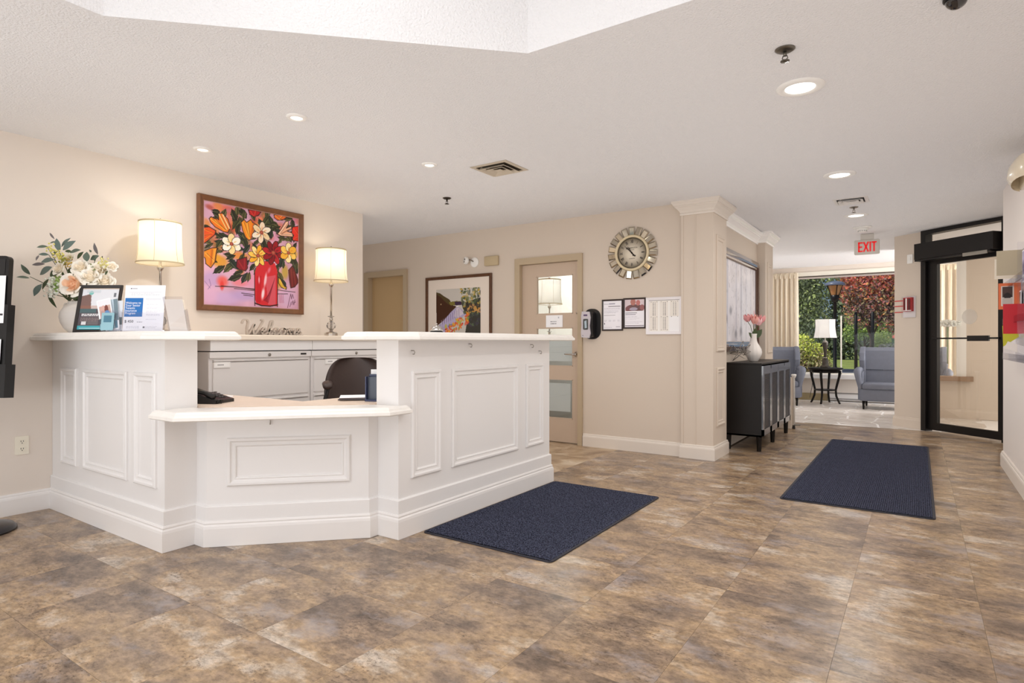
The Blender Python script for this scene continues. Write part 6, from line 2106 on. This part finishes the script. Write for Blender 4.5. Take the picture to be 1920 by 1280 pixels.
flag('red_folder', 'plain bright red folder standing out from the card rack', 'folder', 5.45, .498, 1.178, 1.388, mat('bright_red_card', (196, 26, 40), .45))
t, Mq = flag('photo_card', 'orange bordered photo card above the red folder', 'card', 5.80, .503, 1.365, 1.562, mat('orange_card', (222, 112, 66), .5))
cv = Canvas(20, 30, (216, 208, 200)); cv.rect(.1, .05, .9, .55, (74, 56, 52)); cv.ell(.5, .5, .3, .16, (40, 32, 32)); cv.rect(.1, .6, .9, .95, (190, 180, 172))
cv.build('photo', .075, .15, Mq @ Matrix.Translation((-.115, -.0028, .025)) @ frame_on((0, 0, 0), (1, 0, 0), (0, 0, 1)), t)
t, Mq = flag('booklet', 'olive beige booklet standing open at the top of the card rack', 'booklet', 5.70, .483, 1.612, 1.795, mat('olive_beige_card', (184, 172, 146), .6))
flag('white_card', 'plain white card half hidden behind the beige booklet', 'card', 5.98, .495, 1.61, 1.765, mat('warm_white_card', (232, 224, 208), .6))
t = thing('yellow_envelope', 'yellow green envelope under the red folder', 'envelope', (.633, 5.90, 1.08))
MB().prism([(.535, 1.245), (.633, 1.255), (.633, 1.16), (.540, 1.085)], 5.898, 5.902, 'y').build('paper', mat('yellow_green_card', (196, 190, 50), .5), t)
flag('name_tag', 'small white tag tilted below the yellow envelope', 'tag', 5.66, .515, 1.03, 1.085, mat('tag_white', (238, 232, 224), .6), tilt=rad(22))
for k, (y0, y1, z0, z1, c1_, lab) in enumerate([(5.32, 5.66, 1.55, 1.78, (150, 140, 170), 'violet toned photo print leaning in the top tier of the card rack'), (5.72, 6.02, 1.30, 1.50, (170, 160, 150), 'grey photo print leaning in the middle tier of the card rack'), (5.0, 5.28, 1.55, 1.77, (186, 176, 190), 'pale photo print nearest the camera in the card rack')]):
    M = frame_on((.625, y1, z0), (0, -1, 0), (0, 0, 1))
    t = thing('photo_print', lab, 'photo', (.626, (y0 + y1) / 2, z0), group='prints in the card rack')
    MB(M).box(0, y1 - y0, 0, z1 - z0, -.003, 0).build('card', PAPER, t)
    cv = Canvas(30, 24, c1_); cv.noise(6, .5, k); cv.ell(.4, .5, .15, .2, (90, 70, 80)); cv.ell(.7, .5, .12, .2, (214, 190, 170)); cv.rect(.05, .8, .95, .9, (240, 238, 240))
    cv.build('photo', y1 - y0 - .02, z1 - z0 - .02, M @ Matrix.Translation((.01, .01, .0005)), t)

# ================================================================== GARDEN
GRASS = ramp_mat('garden_ground', [(.35, (96, 104, 60)), (.5, (126, 138, 70)), (.65, (150, 160, 84))], 2.0, .9, rand=False)
g = MB().box(-40, 30, 13.02, 80, -.25, -.12).build('ground_outside', GRASS); struct(g, 'lawn outside the lounge window', 'ground')
pv = MB().box(-30, 20, 21.5, 24.5, -.12, -.10).build('path_outside', mat('pale_path', (206, 196, 184), .9)); struct(pv, 'pale garden path outside', 'path')
pv = MB().box(-30, 20, 26.0, 31.0, -.12, -.10).build('road_outside', mat('dark_asphalt', (92, 94, 104), .9)); struct(pv, 'dark asphalt drive beyond the path', 'road')
pv = MB().box(-30, 20, 13.1, 21.5, -.12, -.09).build('terrain_bed', mat('red_mulch', (140, 92, 84), .95, vary=(6, .2))); struct(pv, 'reddish mulch bed under the window', 'ground')


def foliage(name, blobs, n, size, cols, parent, seed):
    """leaves scattered through soft lumps; every leaf a small folded blade with its own tone"""
    r = np.random.RandomState(seed)
    cs = []
    wts = np.array([b[3] * b[4] * b[5] for b in blobs]); wts = wts / wts.sum()
    pick = r.choice(len(blobs), n, p=wts)
    B = np.array([b[:6] for b in blobs])[pick]
    d = r.normal(size=(n, 3)); d /= np.linalg.norm(d, axis=1)[:, None]
    rad_ = r.rand(n, 1) ** .45
    P = B[:, :3] + d * rad_ * B[:, 3:6]
    a = r.normal(size=(n, 3)); a /= np.linalg.norm(a, axis=1)[:, None]
    b = np.cross(a, r.normal(size=(n, 3))); b /= np.linalg.norm(b, axis=1)[:, None]
    s = size * (.6 + .8 * r.rand(n, 1))
    V = np.stack([P - a * s, P + b * s * .5, P + a * s, P - b * s * .5], 1).reshape(-1, 3)
    me = bpy.data.meshes.new(name)
    me.vertices.add(4 * n); me.vertices.foreach_set('co', V.ravel())
    me.loops.add(4 * n); me.loops.foreach_set('vertex_index', np.arange(4 * n, dtype=np.int32))
    me.polygons.add(n)
    me.polygons.foreach_set('loop_start', np.arange(0, 4 * n, 4, dtype=np.int32)); me.polygons.foreach_set('loop_total', np.full(n, 4, dtype=np.int32))
    me.update()
    C = np.array([lin([.72 * v + .28 * 128 for v in c])[:3] for c, lo, hi in cols]) * 1.5  # tones greyed and lifted, hazy reflections of the pane put into the leaves
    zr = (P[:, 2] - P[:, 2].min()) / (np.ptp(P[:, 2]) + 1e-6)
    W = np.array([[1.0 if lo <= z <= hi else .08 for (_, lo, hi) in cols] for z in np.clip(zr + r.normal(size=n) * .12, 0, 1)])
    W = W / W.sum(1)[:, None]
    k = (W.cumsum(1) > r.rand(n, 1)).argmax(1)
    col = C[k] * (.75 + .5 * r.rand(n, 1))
    c4 = np.concatenate([col, np.ones((n, 1))], 1)
    at_ = me.color_attributes.new('Col', 'FLOAT_COLOR', 'CORNER')
    at_.data.foreach_set('color', np.repeat(c4, 4, 0).ravel())
    me.materials.append(LEAFM)
    o = bpy.data.objects.new(name, me); COL.objects.link(o)
    o.parent = parent; o.matrix_parent_inverse = wmat(parent).inverted()
    o['kind'] = 'stuff'
    return o


BARK = mat('dark_bark', (66, 56, 50), .9, vary=(12, .2))


def tree(name, label, cat, x, y, h, blobs, n, size, cols, seed, tr=.09, branches=4):
    t = thing(name, label, cat, (x, y, -.12))
    b = MB()
    if tr:
        b.tube([(x, y, -.12), (x + .05, y, h * .5), (x - .03, y, h)], [tr, tr * .8, tr * .5], 8)
        r = random.Random(seed)
        for k in range(branches):
            a = r.uniform(0, 2 * PI)
            b.tube([(x, y, h * r.uniform(.45, .8)), (x + .5 * math.cos(a), y + .5 * math.sin(a), h * .95), (x + 1.0 * math.cos(a), y + 1.0 * math.sin(a), h * 1.3)], [tr * .5, tr * .35, tr * .15], 6)
        b.build('trunk', BARK, t)
    foliage('crown', blobs, n, size, cols, t, seed)
    return t


G1, G2, G3 = (84, 100, 62), (112, 124, 82), (62, 76, 50)
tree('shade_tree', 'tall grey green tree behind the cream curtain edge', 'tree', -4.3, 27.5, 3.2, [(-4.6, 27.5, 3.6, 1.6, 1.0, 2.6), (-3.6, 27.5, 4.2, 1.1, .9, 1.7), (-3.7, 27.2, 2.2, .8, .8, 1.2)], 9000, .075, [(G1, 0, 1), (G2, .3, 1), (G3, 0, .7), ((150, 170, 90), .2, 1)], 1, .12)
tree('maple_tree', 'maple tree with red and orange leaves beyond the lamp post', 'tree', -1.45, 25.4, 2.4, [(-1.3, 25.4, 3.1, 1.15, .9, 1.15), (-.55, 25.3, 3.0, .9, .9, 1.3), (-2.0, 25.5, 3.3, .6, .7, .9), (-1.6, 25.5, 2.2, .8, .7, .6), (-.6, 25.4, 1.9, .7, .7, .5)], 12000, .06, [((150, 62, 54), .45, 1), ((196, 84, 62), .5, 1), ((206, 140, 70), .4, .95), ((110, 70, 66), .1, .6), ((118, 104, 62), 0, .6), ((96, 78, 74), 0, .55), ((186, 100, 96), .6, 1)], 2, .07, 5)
tree('spruce_hedge', 'rounded hedge with sunlit yellow green put into its top outside the window', 'hedge', -2.62, 18.6, .6, [(-2.75, 18.6, .75, .55, .4, .62), (-2.35, 18.6, .55, .42, .4, .55), (-2.9, 18.5, .45, .5, .4, .5)], 6000, .038, [((196, 206, 76), .62, 1), ((166, 184, 62), .45, 1), ((120, 132, 70), .2, .7), ((126, 108, 86), 0, .5), ((150, 140, 96), 0, .6)], 3, 0)  # light from above is put into the upper leaf tones
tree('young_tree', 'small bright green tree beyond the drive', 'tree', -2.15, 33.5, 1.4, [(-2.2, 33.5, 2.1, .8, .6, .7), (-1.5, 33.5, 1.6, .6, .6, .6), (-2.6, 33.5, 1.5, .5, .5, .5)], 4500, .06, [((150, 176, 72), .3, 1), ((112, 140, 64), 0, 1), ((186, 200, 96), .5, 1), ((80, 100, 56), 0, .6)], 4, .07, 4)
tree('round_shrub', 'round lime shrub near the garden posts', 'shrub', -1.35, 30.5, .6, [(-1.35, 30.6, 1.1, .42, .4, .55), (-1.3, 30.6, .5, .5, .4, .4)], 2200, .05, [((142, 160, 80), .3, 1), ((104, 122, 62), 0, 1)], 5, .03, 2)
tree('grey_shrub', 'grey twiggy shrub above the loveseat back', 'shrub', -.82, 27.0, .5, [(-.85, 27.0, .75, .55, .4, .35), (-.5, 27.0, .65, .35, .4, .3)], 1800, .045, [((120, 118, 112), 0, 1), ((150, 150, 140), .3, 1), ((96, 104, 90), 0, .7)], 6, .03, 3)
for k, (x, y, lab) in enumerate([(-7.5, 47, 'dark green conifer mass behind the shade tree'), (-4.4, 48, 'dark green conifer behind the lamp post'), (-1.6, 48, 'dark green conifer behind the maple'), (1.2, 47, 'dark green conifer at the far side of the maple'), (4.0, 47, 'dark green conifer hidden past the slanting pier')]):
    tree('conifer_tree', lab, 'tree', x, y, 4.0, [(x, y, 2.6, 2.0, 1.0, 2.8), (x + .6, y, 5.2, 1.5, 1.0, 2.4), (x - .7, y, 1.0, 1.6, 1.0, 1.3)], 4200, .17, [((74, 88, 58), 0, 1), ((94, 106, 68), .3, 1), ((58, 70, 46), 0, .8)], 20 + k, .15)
t = thing('street_lamp', 'black garden lamp post with a flared lantern head', 'lamp post', (-2.42, 23.8, -.1))
c = (-2.42, 23.8, 0)
MB().lathe([(.10, -.1), (.10, .2), (.058, .26), (.055, 2.55), (.075, 2.6)], 16, c=c).build('post', BLACKM, t)
MB().lathe([(.09, 2.52), (.13, 2.62), (.15, 2.76), (.10, 2.78)], 16, c=c).build('lantern_base', BLACKM, t)
MB().lathe([(.12, 2.76), (.20, 3.02), (.23, 3.10)], 16, c=c, cap=False).build('lantern_glass', mat('amber_glass', (206, 150, 96), .15, trans=.5), t)
b = MB()
for k in range(4):
    a = k * PI / 2 + .4
    b.tube([(c[0] + .13 * math.cos(a), c[1] + .13 * math.sin(a), 2.74), (c[0] + .25 * math.cos(a), c[1] + .25 * math.sin(a), 3.12)], .014, 6)
b.build('lantern_bar', BLACKM, t)
MB().lathe([(.33, 3.11), (.34, 3.14), (.30, 3.20), (.20, 3.24), (.06, 3.27)], 24, c=c).build('lantern_cap', mat('grey_blue_cap', (96, 104, 124), .35), t)
for k, (x, lab) in enumerate([(-1.80, 'dark garden post nearest the lamp post'), (-1.30, 'dark garden post nearest the loveseat wing')]):
    t = tag(MB().lathe([(.055, -.12), (.05, 2.15), (.02, 2.18)], 10, c=(x, 24.1, 0)).build('garden_post', BLACKM), lab, 'post', 'dark garden posts')
t = thing('garden_shed', 'small green shed with a red roof far in the garden', 'shed', (-.55, 40, -.12))
MB().box(-1.25, .3, 39.2, 40.6, -.12, 1.35).build('wall', mat('shed_green', (96, 122, 108), .7), t)
MB().prism([(-1.45, 1.33), (.5, 1.33), (-.45, 1.95)], 39.0, 40.8, 'y').build('roof', mat('shed_roof_red', (196, 104, 100), .7), t)
MB().box(-.95, -.45, 39.17, 39.21, .55, 1.15).build('window', mat('shed_window', (190, 200, 204), .3), t)
